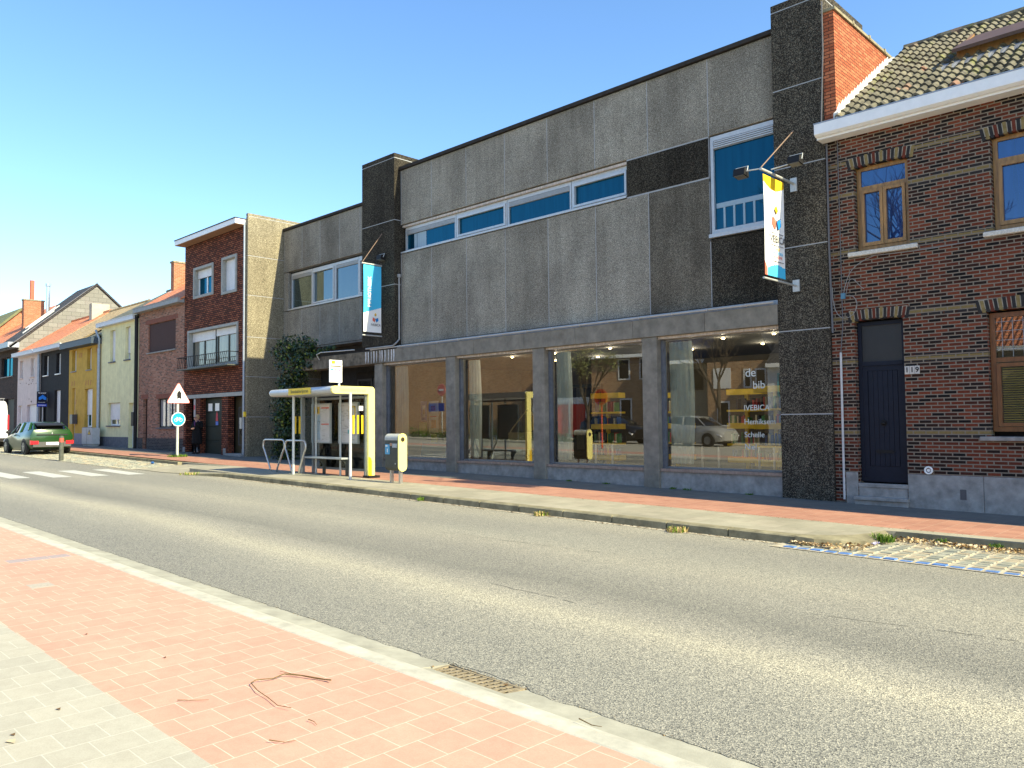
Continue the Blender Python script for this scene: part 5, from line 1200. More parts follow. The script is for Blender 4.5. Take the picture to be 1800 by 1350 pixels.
b = MB(); b.prism([(ay-.085, 2.66), (ay, 2.71), (ay+.085, 2.66), (ay+.085, 2.92), (ay, 3.02), (ay-.085, 2.92)], 'x', TX+.083, TX+.087); b.prism([(ay-.18, 2.81), (ay-.086, 2.81), (ay-.086, 2.835), (ay-.18, 2.835)], 'x', TX+.083, TX+.087); part('junction_symbol', b, BLKP, sp)
b = MB(); b.tube([(TX+.055, TY, 1.85), (TX+.07, TY, 1.85)], .285, 28); rs = part('cycle_sign', b, WPLAST, TS)
b = MB(); b.tube([(TX+.071, TY, 1.85), (TX+.076, TY, 1.85)], .255, 28); part('blue_disc', b, simple('sign_blue', (.01, .30, .68), .4, 0), rs)
b = MB(); XC = TX+.080
def circ(cy, cz, r, n=14):
    for k in range(n): a = 2*math.pi*k/n; c = 2*math.pi*(k+1)/n; b.tube([(XC, cy+r*math.cos(a), cz+r*math.sin(a)), (XC, cy+r*math.cos(c), cz+r*math.sin(c))], .010, 4)
circ(TY-.10, 1.82, .06); circ(TY+.10, 1.82, .06)
for p, q in (((-.10, 0), (-.05, .08)), ((-.05, .08), (.07, .08)), ((.07, .08), (.10, 0)), ((-.05, .08), (0, 0)), ((0, 0), (.07, .08)), ((-.08, .10), (-.03, .10)), ((.07, .08), (.06, .12)), ((-.10, 0), (0, 0))):
    b.tube([(XC, TY+p[0], 1.82+p[1]), (XC, TY+q[0], 1.82+q[1])], .010, 4)
part('bicycle_symbol', b, WPLAST, rs)
# weeds / grass tuft helper
GRS = [simple('weed_green', (.12, .20, .02), .8, .25), simple('weed_dark', (.05, .11, .015), .8, .2), simple('dry_straw', (.42, .32, .14), .9, .2)]
def tuft(x, y, r, h, n, lab, mat=(0, 1), nm='weed_tuft', zb=0.0, cat='weed'):
    b = MB(); z = g(x)+zb
    for k in range(n):
        a = random.uniform(0, 6.28); q = r*random.random()**.5; px, py = x+q*math.cos(a), y+q*math.sin(a); a2 = random.uniform(0, 6.28); L = h*random.uniform(.4, 1); ln = random.uniform(.2, .9)*L; w = .008
        b.m = random.choice(mat); dx, dy = math.cos(a2), math.sin(a2)
        b.add([(px-dy*w, py+dx*w, z), (px+dy*w, py-dx*w, z), (px+dx*ln*.5+dy*w*.8, py+dy*ln*.5-dx*w*.8, z+L*.6), (px+dx*ln*.5-dy*w*.8, py+dy*ln*.5+dx*w*.8, z+L*.6), (px+dx*ln, py+dy*ln, z+L*random.uniform(.5, 1))], [(0, 1, 2, 3), (3, 2, 4)])
    solo(nm, b, GRS, lab, cat, 'weeds and litter along the far kerb' if zb < -.05 else None, origin=(x, y, z))
tuft(-32.35, -1.97, .38, .16, 260, 'grass tuft round the foot of the road sign post')
# bollard
BO = thing('bollard', 'weathered wooden bollard with a red band behind the green car', 'bollard', (-34.85, -5.5, zg(-34.85)-.12))
b = MB(); b.tube([(-34.85, -5.5, zg(-34.8)-.14), (-34.85, -5.5, zg(-34.8)+.82), (-34.85, -5.5, zg(-34.8)+.87)], [.085, .085, .06], 12); part('post', b, simple('weathered_post', (.085, .09, .075), .8, .3, 10), BO, smooth='auto')
b = MB(); b.tube([(-34.85, -5.5, zg(-34.8)+.62), (-34.85, -5.5, zg(-34.8)+.78)], .089, 12); part('red_band', b, simple('band_red', (.55, .10, .07), .5, .3, 25), BO, smooth='auto')
# cabinet
CA = thing('utility_cabinet', 'pale grey utility cabinet with a warning triangle before the ochre house', 'utility cabinet', (-47.1, -.5, zg(-47)))
b = MB(); b.bbox(-47.95, -46.35, -.65, -.25, .62, 1.52, .02); part('cabinet_body', b, simple('cabinet_grey', (.42, .44, .44), .6, .12, 4), CA)
b = MB(); b.box(-47.9, -46.4, -.6, -.3, zg(-47)-.1, .62); part('cabinet_plinth', b, simple('cabinet_plinth', (.36, .38, .36), .7, .2), CA)
b = MB(); b.box(-47.165, -47.145, -.656, -.652, .66, 1.49); part('door_gap', b, CHAR, CA)
b = MB(); b.prism([(-47.0, 1.15), (-46.5, 1.15), (-46.75, 1.42)], 'y', -.662, -.654); part('warning_triangle', b, simple('warn_dark', (.10, .07, .02), .5, .1), CA)
b = MB(); b.prism([(-46.9, 1.18), (-46.6, 1.18), (-46.75, 1.34)], 'y', -.666, -.6625); part('warning_symbol', b, OCH, CA)
# for sale board
FX = -56.5
FS = thing('for_sale_board', 'dark for sale board with a blue roof emblem on the black house', 'sign board', (FX, -.3, 2.8))
b = MB(); b.box(FX-.03, FX, -.60, -.03, 2.86, 3.82); sp = part('board', b, simple('board_navy', (.012, .015, .04), .5, .1), FS)
text('lettering', 'TE KOOP', .13, WPLAST, sp, SIDE(FX+.004, -.31, 3.72), 'CENTER', .001, .85, .004)
b = MB(); b.prism([(-.50, 3.30), (-.50, 3.45), (-.27, 3.62), (-.07, 3.45), (-.07, 3.30), (-.20, 3.30), (-.28, 3.38), (-.40, 3.30)], 'x', FX+.001, FX+.006); part('roof_emblem', b, simple('emblem_bright_blue', (.02, .25, .85), .4, 0), sp)
b = MB(); b.box(FX+.001, FX+.006, -.59, -.04, 2.88, 3.04); part('phone_strip', b, simple('strip_blue', (.02, .06, .6), .4, 0), sp)
b = MB()
for k in range(8): b.box(FX+.007, FX+.010, -.53+k*.057, -.495+k*.057, 2.93, 2.99)
for k in range(8): b.box(FX+.002, FX+.008, -.53+k*.05, -.50+k*.05, 3.12, 3.16)
part('small_print', b, WPLAST, sp)
b = MB(); b.box(FX-.06, FX-.031, -.28, -.22, zg(FX), 3.0); part('board_post', b, simple('board_post_pale', (.5, .5, .48), .6, .1), FS)
b = MB(); b.box(FX-.06, FX-.031, -.02, .0, 3.2, 3.4); part('wall_bracket', b, simple('board_post_pale', (.5, .5, .48)), FS)
# ================================================================ VEHICLES
TYRE = simple('tyre_rubber', (.015, .015, .016), .7, .2); RIM = simple('alloy_rim', (.28, .29, .30), .3, .1, metal=.7); RIMD = simple('dark_alloy', (.06, .06, .065), .35, .1, metal=.6)
TAILR = simple('tail_lamp_red', (.55, .02, .03), .25, .05); PLATE = simple('number_plate_white', (.8, .8, .8), .5, 0); PLAS = simple('black_plastic', (.02, .02, .022), .5, .1)
CARGL = mirror_glass('car_glass', (.006, .007, .008), 1.8)
def carpaint(name, c, rough=.28):
    t = NT(name); t.col(c); t.set(rough, .1, .35); return t.m
def loft(secs, half=True):
    b = MB(); n = len(secs[0][1]); vs = []
    for x, ring in secs:
        vs += [(x, y, z) for y, z in ring]+[(x, -y, z) for y, z in ring[::-1]]
    m_ = 2*n; b.v = vs
    for i in range(len(secs)-1):
        for j in range(m_): b.f.append((i*m_+j, i*m_+(j+1) % m_, (i+1)*m_+(j+1) % m_, (i+1)*m_+j)); b.mi.append(0)
    b.f.append(tuple(range(m_))[::-1]); b.f.append(tuple(range((len(secs)-1)*m_, len(secs)*m_))); b.mi += [0, 0]
    return b
def car(name, lab, loc, rz, paint, glass=CARGL, rim=RIMD, L=4.35, suv=0., group=None):
    """nose points along local +x, built round the middle of the car"""
    t = thing(name, lab, 'car', loc, rz, group); k = L/4.35; h = suv
    P = lambda nm, b, mt, par=None, sm='auto': part(nm, b, mt, par or t, world=False, smooth=sm)
    # lower body: (x, half width bottom, z bottom, half width belly, z belly, half width belt, z belt, half width deck, z deck)
    S_ = [(-2.16, .62, .42, .74, .55, .76, .78, .62, .98), (-2.10, .74, .30, .86, .52, .88, .84, .74, 1.10), (-1.85, .80, .24, .91, .50, .92, .86, .80, 1.12), (-1.3, .82, .20, .92, .50, .925, .84, .80, 1.06), (-.4, .82, .19, .91, .50, .915, .82, .80, .98),
          (.5, .82, .19, .91, .50, .91, .80, .79, .95), (1.0, .82, .20, .91, .50, .90, .78, .76, .92), (1.6, .80, .22, .90, .48, .88, .72, .70, .84), (2.0, .74, .26, .82, .45, .80, .64, .60, .74), (2.17, .60, .32, .66, .44, .62, .56, .48, .62)]
    secs = [(x*k, [(0.001, zb), (wb, zb), (wm, zm+h*.4), (wl, zl+h*.7), (wd, zd+h), (0.001, zd+h+.02)]) for x, wb, zb, wm, zm, wl, zl, wd, zd in S_]
    b = loft(secs); body = P('body', b, paint); body.data.polygons.foreach_set('use_smooth', [True]*len(body.data.polygons))
    # wheel arches and wheels
    for ax_ in (-1.34*k, 1.33*k):
        for s_ in (-1, 1):
            w = MB(); w.tube([(ax_, s_*.80, .335), (ax_, s_*.925, .335)], .375+h*.1, 22); P('wheel_arch', w, PLAS)
            w = MB(); w.tube([(ax_, s_*.72, .325), (ax_, s_*.76, .325), (ax_, s_*.91, .325), (ax_, s_*.935, .325)], [.30, .325, .325, .30], 24); wh = P('wheel', w, TYRE)
            w = MB(); w.tube([(ax_, s_*.925, .325), (ax_, s_*.94, .325)], .215, 20); P('rim', w, rim, wh)
            w = MB()
            for q in range(5):
                a = 2*math.pi*q/5+.3; c_, s2 = math.cos(a), math.sin(a)
                w.add([(ax_-s2*.03, s_*.952, .325+c_*.03), (ax_+s2*.03, s_*.952, .325-c_*.03), (ax_+c_*.2+s2*.02, s_*.947, .325+s2*.2-c_*.02), (ax_+c_*.2-s2*.02, s_*.947, .325+s2*.2+c_*.02)], [(0, 1, 2, 3)])
            P('rim_spokes', w, RIM, wh, False)
    # greenhouse
    G_ = [(-2.02, .70, 1.08, .58, 1.10), (-1.80, .745, 1.10, .60, 1.26), (-1.45, .775, 1.06, .60, 1.385), (-.9, .785, 1.0, .60, 1.435), (-.1, .785, .97, .60, 1.44), (.45, .775, .95, .57, 1.37), (1.02, .75, .925, .50, 1.03), (1.12, .72, .92, .5, .95)]
    secs = [(x*k, [(0.001, zl+h-.1), (wl, zl+h-.04), (wr, zr+h), (0.001, zr+h+.015)]) for x, wl, zl, wr, zr in G_]
    P('windows', loft(secs), glass).data.polygons.foreach_set('use_smooth', [True]*(7*8+2))
    secs = [(x*k, [(0.001, zr+h-.02), (wr-.0, zr+h-.035), (wr+.012, zr+h-.01), (wr-.03, zr+h+.02), (0.001, zr+h+.035)]) for x, wl, zl, wr, zr in G_[2:6]]
    P('roof', loft(secs), paint)
    for s_ in (-1, 1):                                  # pillars
        for (xa, ya, za), (xb_, yb_, zb_), th in (((1.06, .765, .93), (.42, .59, 1.39), .03), ((-.38, .80, .98), (-.42, .615, 1.435), .035), ((-1.62, .785, 1.08), (-1.30, .615, 1.40), .06), ((-2.0, .72, 1.09), (-1.62, .61, 1.33), .035)):
            w = MB(); w.tube([(xa*k, s_*ya, za+h), (xb_*k, s_*yb_, zb_+h)], th, 6)
            P('window_pillar', w, paint)
        w = MB(); w.ball((.78*k, s_*.98, 1.0+h), (.07, .11, .075), 10, 6); P('wing_mirror', w, PLAS, None, True)
        w = MB(); w.prism([(-2.20, .46), (-2.05, .42), (-1.98, .56), (-2.05, .64), (-2.195, .60)], 'y', s_*.56, s_*.885); P('tail_light', w, TAILR)
        w = MB(); w.prism([(1.86, .60), (2.09, .52), (2.06, .60), (1.8, .70)], 'y', s_*.50, s_*.84); P('headlight', w, PLATE)
        w = MB(); w.box(.42*k, .60*k, s_*.925, s_*.935, .80+h*.8, .825+h*.8); w.box(-.72*k, -.54*k, s_*.93, s_*.94, .82+h*.8, .845+h*.8); P('door_handle', w, PLAS)
    w = MB(); w.prism([(-2.19, .34), (-2.16, .56), (-2.02, .60), (-2.0, .28)], 'y', -.78, .78); P('rear_bumper', w, simple('bumper_silver', (.05, .05, .05), .4, .1))
    w = MB(); w.box(-2.205, -2.19, -.26, .26, .42, .54); P('number_plate', w, PLATE)
    w = MB(); w.prism([(-2.06, 1.30+h), (-1.5, 1.42+h), (-1.5, 1.385+h), (-2.02, 1.26+h)], 'y', -.56, .56); P('rear_spoiler', w, PLAS)
    w = MB(); w.prism([(-2.185, .86+h), (-2.08, 1.02+h), (-2.06, 1.0+h), (-2.16, .84+h)], 'y', -.64, .64); P('rear_light_bar', w, PLAS)
    w = MB(); w.ball((-2.15, 0, .93+h), (.02, .04, .04), 8, 6); P('tailgate_badge', w, STEEL, None, True)
    w = MB(); w.box(-1.7, 1.8, -.7, .7, .16, .26); P('underbody', w, PLAS)
    return t
gcar = car('green_hatchback', 'metallic green hatchback parked on the cobbled bay', (-42.55, -4.30, zg(-42.5)-.11), math.pi+.02, carpaint('green_car_paint', (.010, .052, .010)), L=4.35)
# white van
VN = thing('white_van', 'white delivery van with roof rack and rear ladder at the left edge', 'van', (-48.0, -4.45, zg(-47)-.1), math.pi)
P = lambda nm, b, mt, par=None, sm='auto': part(nm, b, mt, par or VN, world=False, smooth=sm)
VP = carpaint('van_white_paint', (.72, .73, .75), .35)
R_ = lambda w, zt, zb=.32: [(0.001, zb), (w-.04, zb), (w, zb+.15), (w, 1.5), (w-.06, zt-.25), (w-.14, zt-.05), (w-.28, zt), (0.001, zt+.02)]
secs = [(-2.62, R_(.95, 2.42)), (-2.55, R_(.99, 2.5)), (1.0, R_(1.0, 2.52)), (1.4, R_(.98, 2.3))]
P('body', loft(secs), VP)
secs = [(1.4, [(0.001, .32), (.96, .32), (.98, .6), (.96, 1.15), (.85, 2.2), (0.001, 2.25)]), (2.2, [(0.001, .32), (.93, .32), (.95, .6), (.92, 1.1), (.80, 1.25), (0.001, 1.3)]), (2.75, [(0.001, .35), (.8, .35), (.85, .6), (.8, .85), (.7, .95), (0.001, 1.0)])]
P('bonnet', loft(secs), VP)
for ax_ in (-1.7, 1.75):
    for s_ in (-1, 1):
        w = MB(); w.tube([(ax_, s_*.78, .34), (ax_, s_*1.005, .34)], .34, 20); wh = P('wheel', w, TYRE); w = MB(); w.tube([(ax_, s_*1.0, .34), (ax_, s_*1.02, .34)], .2, 16); P('rim', w, RIM, wh)
for s_ in (-1, 1):
    w = MB(); w.box(-2.65, -2.58, s_*.92 if s_ > 0 else -1.0, 1.0 if s_ > 0 else -.92, .95, 1.75); P('tail_light', w, TAILR)
    w = MB(); w.bbox(-2.635, -2.60, .02 if s_ > 0 else -.84, .84 if s_ > 0 else -.02, .45, 2.3, .01); P('rear_door', w, VP)
w = MB()
for s_ in (.12, .62): w.tube([(-2.72, s_, .7), (-2.72, s_, 2.45), (-2.5, s_, 2.62)], .018, 6)
for q in range(7): w.tube([(-2.72, .12, .8+q*.26), (-2.72, .62, .8+q*.26)], .018, 6)
P('rear_ladder', w, PLAS)
w = MB()
for s_ in (-.8, .8): w.tube([(-2.5, s_, 2.64), (1.0, s_, 2.64)], .02, 6)
for q in range(5): w.tube([(-2.4+q*.8, -.8, 2.64), (-2.4+q*.8, .8, 2.64)], .02, 6); w.tube([(-2.4+q*.8, .78, 2.5), (-2.4+q*.8, .78, 2.64)], .02, 6); w.tube([(-2.4+q*.8, -.78, 2.5), (-2.4+q*.8, -.78, 2.64)], .02, 6)
P('roof_rack', w, simple('rack_grey', (.2, .2, .2), .4, .1))
w = MB(); w.box(-2.70, -2.6, -.85, .85, .34, .5); P('rear_bumper', w, PLAS)
VN.location = (-52.7, -4.65, g(-53)-.1)

# ================================================================ PERSON
PR = thing('person', 'person in long black coat and sunglasses, hand at mouth, beside the green garage door', 'person', (-34.25, -.32, zg(-34.2)))
SKIN = simple('skin', (.48, .27, .19), .6, .08); COAT = simple('black_coat', (.008, .008, .009), .9, .2); HAIR = simple('blond_hair', (.42, .28, .13), .7, .25, 30); LEGG = simple('black_leggings', (.006, .006, .007), .8, .1); SCARF = simple('purple_scarf', (.09, .03, .12), .9, .3, 20)
def skin_mesh(nm, V, E, Rd, mat, parent, root=0, sub=2):
    me = bpy.data.meshes.new(nm); me.from_pydata(V, E, []); o = bpy.data.objects.new(nm, me); S.collection.objects.link(o)
    md = o.modifiers.new('skin', 'SKIN'); sv = me.skin_vertices[0].data
    for i, r in enumerate(Rd): sv[i].radius = (r, r) if not isinstance(r, tuple) else r
    for i in range(len(V)): sv[i].use_root = (i == root)
    ss = o.modifiers.new('sub', 'SUBSURF'); ss.levels = sub; ss.render_levels = sub; md.use_smooth_shade = True
    me.materials.append(mat); o.parent = parent; return o
# local frame: faces -y, right hand is at -x
V = [(0, 0, .92), (0, 0, 1.10), (0, .01, 1.30), (0, .01, 1.42), (0, -.005, 1.50), (0, -.015, 1.57), (0, -.01, 1.63),
     (-.09, 0, .90), (-.10, -.01, .50), (-.10, .02, .10), (-.11, -.10, .04), (.09, 0, .90), (.10, -.03, .50), (.11, 0, .10), (.12, -.12, .04),
     (-.17, .01, 1.37), (-.25, .02, 1.12), (-.12, -.20, 1.08), (-.04, -.24, 1.10),
     (.17, .01, 1.37), (.27, -.03, 1.13), (.13, -.17, 1.38), (.045, -.15, 1.50)]
E = [(0, 1), (1, 2), (2, 3), (3, 4), (4, 5), (5, 6), (0, 7), (7, 8), (8, 9), (9, 10), (0, 11), (11, 12), (12, 13), (13, 14), (3, 15), (15, 16), (16, 17), (17, 18), (3, 19), (19, 20), (20, 21), (21, 22)]
Rd = [(.15, .10), (.125, .09), (.15, .10), (.07, .06), .05, .078, .07, .08, .055, .036, .035, .08, .055, .036, .035, .06, .045, .033, .028, .06, .045, .033, .025]
skin_mesh('body', V, E, Rd, SKIN, PR)
PL = lambda nm, b, mt, par=None, sm=True: part(nm, b, mt, par or PR, world=False, smooth=sm)
def tubeloft(rings, n=18):
    b = MB(); vs = []
    for (cx, cy, z, rx, ry) in rings: vs += [(cx+rx*math.cos(2*math.pi*i/n), cy+ry*math.sin(2*math.pi*i/n)*(1), z) for i in range(n)]
    b.v = vs
    for j in range(len(rings)-1):
        for i in range(n): b.f.append((j*n+i, j*n+(i+1) % n, (j+1)*n+(i+1) % n, (j+1)*n+i)); b.mi.append(0)
    b.f.append(tuple(range(n))[::-1]); b.f.append(tuple(range((len(rings)-1)*n, len(rings)*n))); b.mi += [0, 0]; return b
ct = PL('coat', tubeloft([(0, 0, .42, .235, .165), (0, 0, .50, .25, .175), (0, 0, .8, .235, .165), (0, 0, 1.02, .205, .145), (0, 0, 1.2, .215, .15), (0, 0, 1.32, .225, .14), (0, .005, 1.40, .18, .115), (0, .0, 1.455, .09, .085)]), COAT)
b = MB(); b.tube([(-.16, .01, 1.38), (-.24, .02, 1.26), (-.29, .02, 1.12), (-.22, -.10, 1.08), (-.12, -.20, 1.08)], [.075, .08, .07, .06, .05], 10); PL('sleeve', b, COAT)
b = MB(); b.tube([(.16, .01, 1.38), (.25, 0, 1.27), (.30, -.03, 1.13), (.22, -.11, 1.25), (.13, -.17, 1.38)], [.075, .08, .07, .06, .05], 10); PL('sleeve', b, COAT)
b = MB(); b.tube([(-.10, 0, .85), (-.10, -.01, .5), (-.10, .02, .10)], [.10, .066, .05], 10); b.tube([(.10, 0, .85), (.10, -.03, .5), (.11, 0, .10)], [.10, .066, .05], 10); PL('leggings', b, LEGG)
for sx, yy in ((-.105, -.05), (.115, -.07)): b = MB(); b.ball((sx, yy, .045), (.05, .13, .05), 12, 6); b.tube([(sx, yy+.06, .05), (sx, yy+.06, .2)], .052, 10); PL('boot', b, BLKP)
b = MB(); b.ball((0, .012, 1.60), (.088, .10, .115), 14, 10); hd = PL('hair', b, HAIR)
b = MB(); b.ball((0, -.028, 1.575), (.070, .085, .102), 16, 12); b.ball((0, -.118, 1.565), (.012, .016, .022), 8, 6); b.ball((0, -.103, 1.525), (.026, .012, .009), 8, 5); b.ball((-.076, .0, 1.57), (.01, .018, .028), 8, 6); b.ball((.076, .0, 1.57), (.01, .018, .028), 8, 6); PL('face', b, SKIN)
b = MB(); b.ball((-.034, -.106, 1.588), (.028, .012, .02), 10, 6); b.ball((.034, -.106, 1.588), (.028, .012, .02), 10, 6); b.tube([(-.075, -.04, 1.592), (-.06, -.09, 1.592), (.06, -.09, 1.592), (.075, -.04, 1.592)], .005, 5); PL('sunglasses', b, BLKP)
b = MB(); b.tube([(-.09, -.06, 1.40), (0, -.11, 1.36), (.09, -.06, 1.41), (.05, .05, 1.45), (-.05, .05, 1.45), (-.09, -.06, 1.40)], .035, 10); b.tube([(0, -.13, 1.36), (.01, -.15, 1.2)], [.04, .02], 8); PL('scarf', b, SCARF)
def hand(px, py, pz, ux, uy, uz):
    u = Vector((ux, uy, uz)).normalized(); s_ = u.cross(Vector((0, -1, 0))).normalized(); c = Vector((px, py, pz)); V = [tuple(c), tuple(c+u*.05)]; E = [(0, 1)]; R = [(.022, .014), (.030, .014)]
    for i, (o_, L) in enumerate(((-.026, .060), (-.009, .070), (.009, .066), (.026, .052))):
        a = c+u*.075+s_*o_; m_ = a+u*L*.5; e = m_+u*L*.35+Vector((0, .018, 0)); k_ = len(V); V += [tuple(a), tuple(m_), tuple(e)]; E += [(1, k_), (k_, k_+1), (k_+1, k_+2)]; R += [.0095, .0085, .007]
    a = c+u*.025+s_*.035; e = a+u*.035+s_*.022; k_ = len(V); V += [tuple(a), tuple(e)]; E += [(0, k_), (k_, k_+1)]; R += [.011, .009]
    skin_mesh('hand', V, E, R, SKIN, PR, 0, 1)
hand(.05, -.155, 1.46, -.5, .0, .8); hand(-.06, -.22, 1.09, .9, -.1, .2)
PR.rotation_euler = (0, 0, math.radians(22))

# ================================================================ IVY
def leafmesh(n, sampler, size, nm=0):
    b = MB()
    for k in range(n):
        p, nrm = sampler(); s_ = size*random.uniform(.6, 1.3)
        nrm = (Vector(nrm)+Vector((random.uniform(-.7, .7), random.uniform(-.7, .7), random.uniform(-.5, .9)))).normalized()
        a = nrm.orthogonal().normalized(); a.rotate(Matrix.Rotation(random.uniform(0, 6.28), 3, nrm)); c = nrm.cross(a); P_ = Vector(p)
        b.m = 0 if random.random() < .62 else (1 if random.random() < .75 else 2)
        b.add([P_-a*s_, P_-c*s_*.7+nrm*s_*.15, P_+a*s_, P_+c*s_*.7+nrm*s_*.15], [(0, 1, 2, 3)])
    return b
IVL = [simple('ivy_dark', (.012, .03, .010), .45, .3), simple('ivy_green', (.03, .07, .012), .45, .3), simple('ivy_pale', (.16, .19, .03), .5, .3)]
IV = thing('climbing_ivy', 'dense dark ivy climbing beside the library entrance', 'ivy', (-27.6, .1, zg(-29)))
clumps = []
for k in range(230):
    z = random.uniform(.3, 4.75); top = max(0, (z-1.6)/2.6); x0_ = -28.2-.1*top; x1_ = -27.25+1.5*min(1, top)**1.3
    clumps.append((random.uniform(x0_+.3, x1_), random.uniform(-.12, .45), z, random.uniform(.2, .38)))
for k in range(16): clumps.append((random.uniform(-26.4, -25.5), random.uniform(-.1, .1), random.uniform(3.7, 4.5), random.uniform(.1, .2)))
for k in range(12): clumps.append((-25.6+k*.13, random.uniform(-.06, .06), 4.1+.02*k+random.uniform(-.06, .06), .06))
def iv():
    c = random.choice(clumps); d = Vector((random.gauss(0, 1), random.gauss(0, 1), random.gauss(0, 1))).normalized(); r = c[3]*random.uniform(.75, 1.1)
    return (c[0]+d.x*r, c[1]+d.y*r, c[2]+d.z*r), d
part('foliage', leafmesh(15000, iv, .055), IVL, IV)
b = MB()
for k in range(7): x = -27.9+k*.09; b.tube([(x, .2, zg(-28)-.1), (x+random.uniform(-.1, .1), .2, 1.5), (x+random.uniform(-.2, .4), .1, 3.2), (x+random.uniform(0, .9), .0, 4.3)], [.03, .025, .02, .01], 6)
part('stems', b, simple('ivy_bark', (.06, .045, .03), .9, .2), IV)

# ================================================================ LITTER, WEEDS, TWIGS
LEAFC = [simple('dead_leaf_tan', (.42, .30, .15), .85, .25), simple('dead_leaf_brown', (.20, .12, .055), .85, .3), simple('dead_leaf_pale', (.55, .46, .30), .85, .2)]
b = MB()
for k in range(2600):
    x = random.uniform(-5.15, 3.0); x = x if random.random() > .25 else random.uniform(-5.15, -2.2)
    base = -4.72+(x+5.1)*.55 if x < -4.3 else -3.95+min(1, (x+4.3)/3)*.42
    if x < -4.2: y = random.uniform(-4.95, -4.3)+.0
    else: y = -3.42-abs(random.gauss(0, .16))
    if x < -4.2 and y > -4.86+(x+5.1)*.9+.0 and x < -4.3: y = -4.9+random.random()*.05
    z = g(x)-.10+random.uniform(0, .035); s_ = random.uniform(.012, .034); a = random.uniform(0, 6.28); t_ = random.uniform(-.7, .7); b.m = random.randrange(3)
    ca, sa = math.cos(a)*s_, math.sin(a)*s_
    b.add([(x-ca, y-sa, z), (x+sa*.5, y-ca*.5, z+t_*s_), (x+ca, y+sa, z+.3*s_), (x-sa*.5, y+ca*.5, z-t_*s_+.01)], [(0, 1, 2, 3)])
solo('leaf_litter', b, LEAFC, 'dry brown leaves gathered along the kerb of the right cobbled bay', 'leaves', kind='stuff')
b = MB()
for k in range(500):                                    # grit and crumbs along the seam between platform and red pavement
    x = random.uniform(-17, 0); y = -3.08+random.gauss(0, .05)-(.05 if random.random() < .3 else 0); s_ = random.uniform(.004, .013); z = g(x)+.004; b.m = random.randrange(3)
    a = random.uniform(0, 6.28); b.add([(x-s_, y, z), (x, y-s_*.6, z+s_*.5), (x+s_, y+s_*.3, z), (x, y+s_*.8, z+s_*.3)], [(0, 1, 2, 3)])
solo('seam_litter', b, LEAFC, 'crumbs of leaves along the seam of the red far pavement', 'leaves', kind='stuff')
b = MB()
for k in range(1500):                                   # grit washed against the platform kerb and the near gutter
    if k % 3: x = random.uniform(-22, -5.3); y = -4.875-abs(random.gauss(0, .05)); z = g(x)-.120
    else: x = random.uniform(-9, 2); y = -11.885-abs(random.gauss(0, .03)); z = g(x)-.068
    s_ = random.uniform(.004, .014)*(1.4 if k % 3 else .7); b.m = random.randrange(3); b.add([(x-s_, y, z), (x, y-s_*.6, z+s_*.5), (x+s_, y+s_*.3, z), (x, y+s_*.8, z+s_*.3)], [(0, 1, 2, 3)])
solo('gutter_grit', b, LEAFC, 'grit and crumbled leaves washed along both road gutters', 'grit', kind='stuff')
random.seed(21)
tuft(-4.22, -3.95, .14, .16, 150, 'largest green weed where the platform kerb ends by the cobbles', zb=-.08); tuft(-3.6, -3.5, .09, .09, 60, 'green weed at the kerb of the cobbled bay, second from its kerb end', zb=-.08); tuft(-2.95, -3.45, .09, .08, 60, 'green weed at the kerb of the cobbled bay nearest the right edge', zb=-.08)
tuft(-6.98, -4.93, .16, .12, 160, 'dry straw heap with green tips against the platform kerb, nearest the cobbles', (2, 2, 0), zb=-.12, nm='straw_heap', cat='straw'); tuft(-9.85, -4.92, .14, .12, 120, 'dry straw heap with a small weed against the platform kerb mid way', (2, 2, 0), zb=-.12, nm='straw_heap', cat='straw')
tuft(-13.3, -4.9, .08, .12, 40, 'thin green weed growing from a joint of the platform kerb', (0,), zb=-.11); tuft(-23.9, -5.2, .3, .12, 120, 'yellow green weeds where the platform kerb starts by the crossing', (0, 2), zb=-.1)
for i, (x, y, r) in enumerate(((-12.2, .05, .1), (-9.9, .08, .12), (-10.3, .06, .08), (-13.4, .04, .08), (-8.4, .08, .1))): tuft(x, y, r, .06, 50, 'tiny weed at the foot of the library wall, %s' % ['between second and third window', 'under the fourth window', 'right of the fourth column', 'under the third window', 'near the right tower'][i], zb=0)
def twig(pts, r, lab):
    b = MB(); pr = [(x, y, g(x)+z) for x, y, z in pts]; b.tube(pr, [r*(1-.6*i/(len(pr)-1)) for i in range(len(pr))], 5); o = pr[0]
    solo('twig', b, simple('twig_bark', (.15, .105, .045), .8, .3, 20), lab, 'twig', origin=o)
import_pts = {}
def Gp(px, py, dz=0.):                                  # photo pixel -> point on the ground (for laying out litter)
    d = Rf+Rr*((px-900)/1409.1)-Ru*((py-675)/1409.1); t_ = (dz-.0135*7.5-1.6)/(d.z+.0135*d.x); return (t_*d.x, -15.7193+t_*d.y)
for (px, py, n, w_, mt) in ((70, 1027, 1, .22, GREYTILE), (333, 1054, 1, .22, GREYTILE), (45, 985, 1, 1.1, LILTILE)):
    x, y = Gp(px, py); x = math.floor((x+101.4)/.2415)*.2415-101.4; y = math.floor((y+100.69)/.22)*.22-100.69
    b = MB()
    for k in range(int(round(w_/.22))):
        yy = y+k*.22
        if yy > -12.63: break
        slab(b, x+.004, x+.2375, yy+.004, yy+.216, -.01, .0012)
    struct('replacement_pavers', b, mt)
def tw(pix, r, lab, z=.012): twig([(*Gp(a, c), z+random.uniform(-.003, .012)) for a, c in pix], r, lab)
tw([(582, 1201), (560, 1196), (530, 1192), (500, 1190), (480, 1196), (450, 1201), (441, 1205), (453, 1220), (470, 1230), (488, 1245), (512, 1251)], .005, 'long bent twig on the near red pavement')
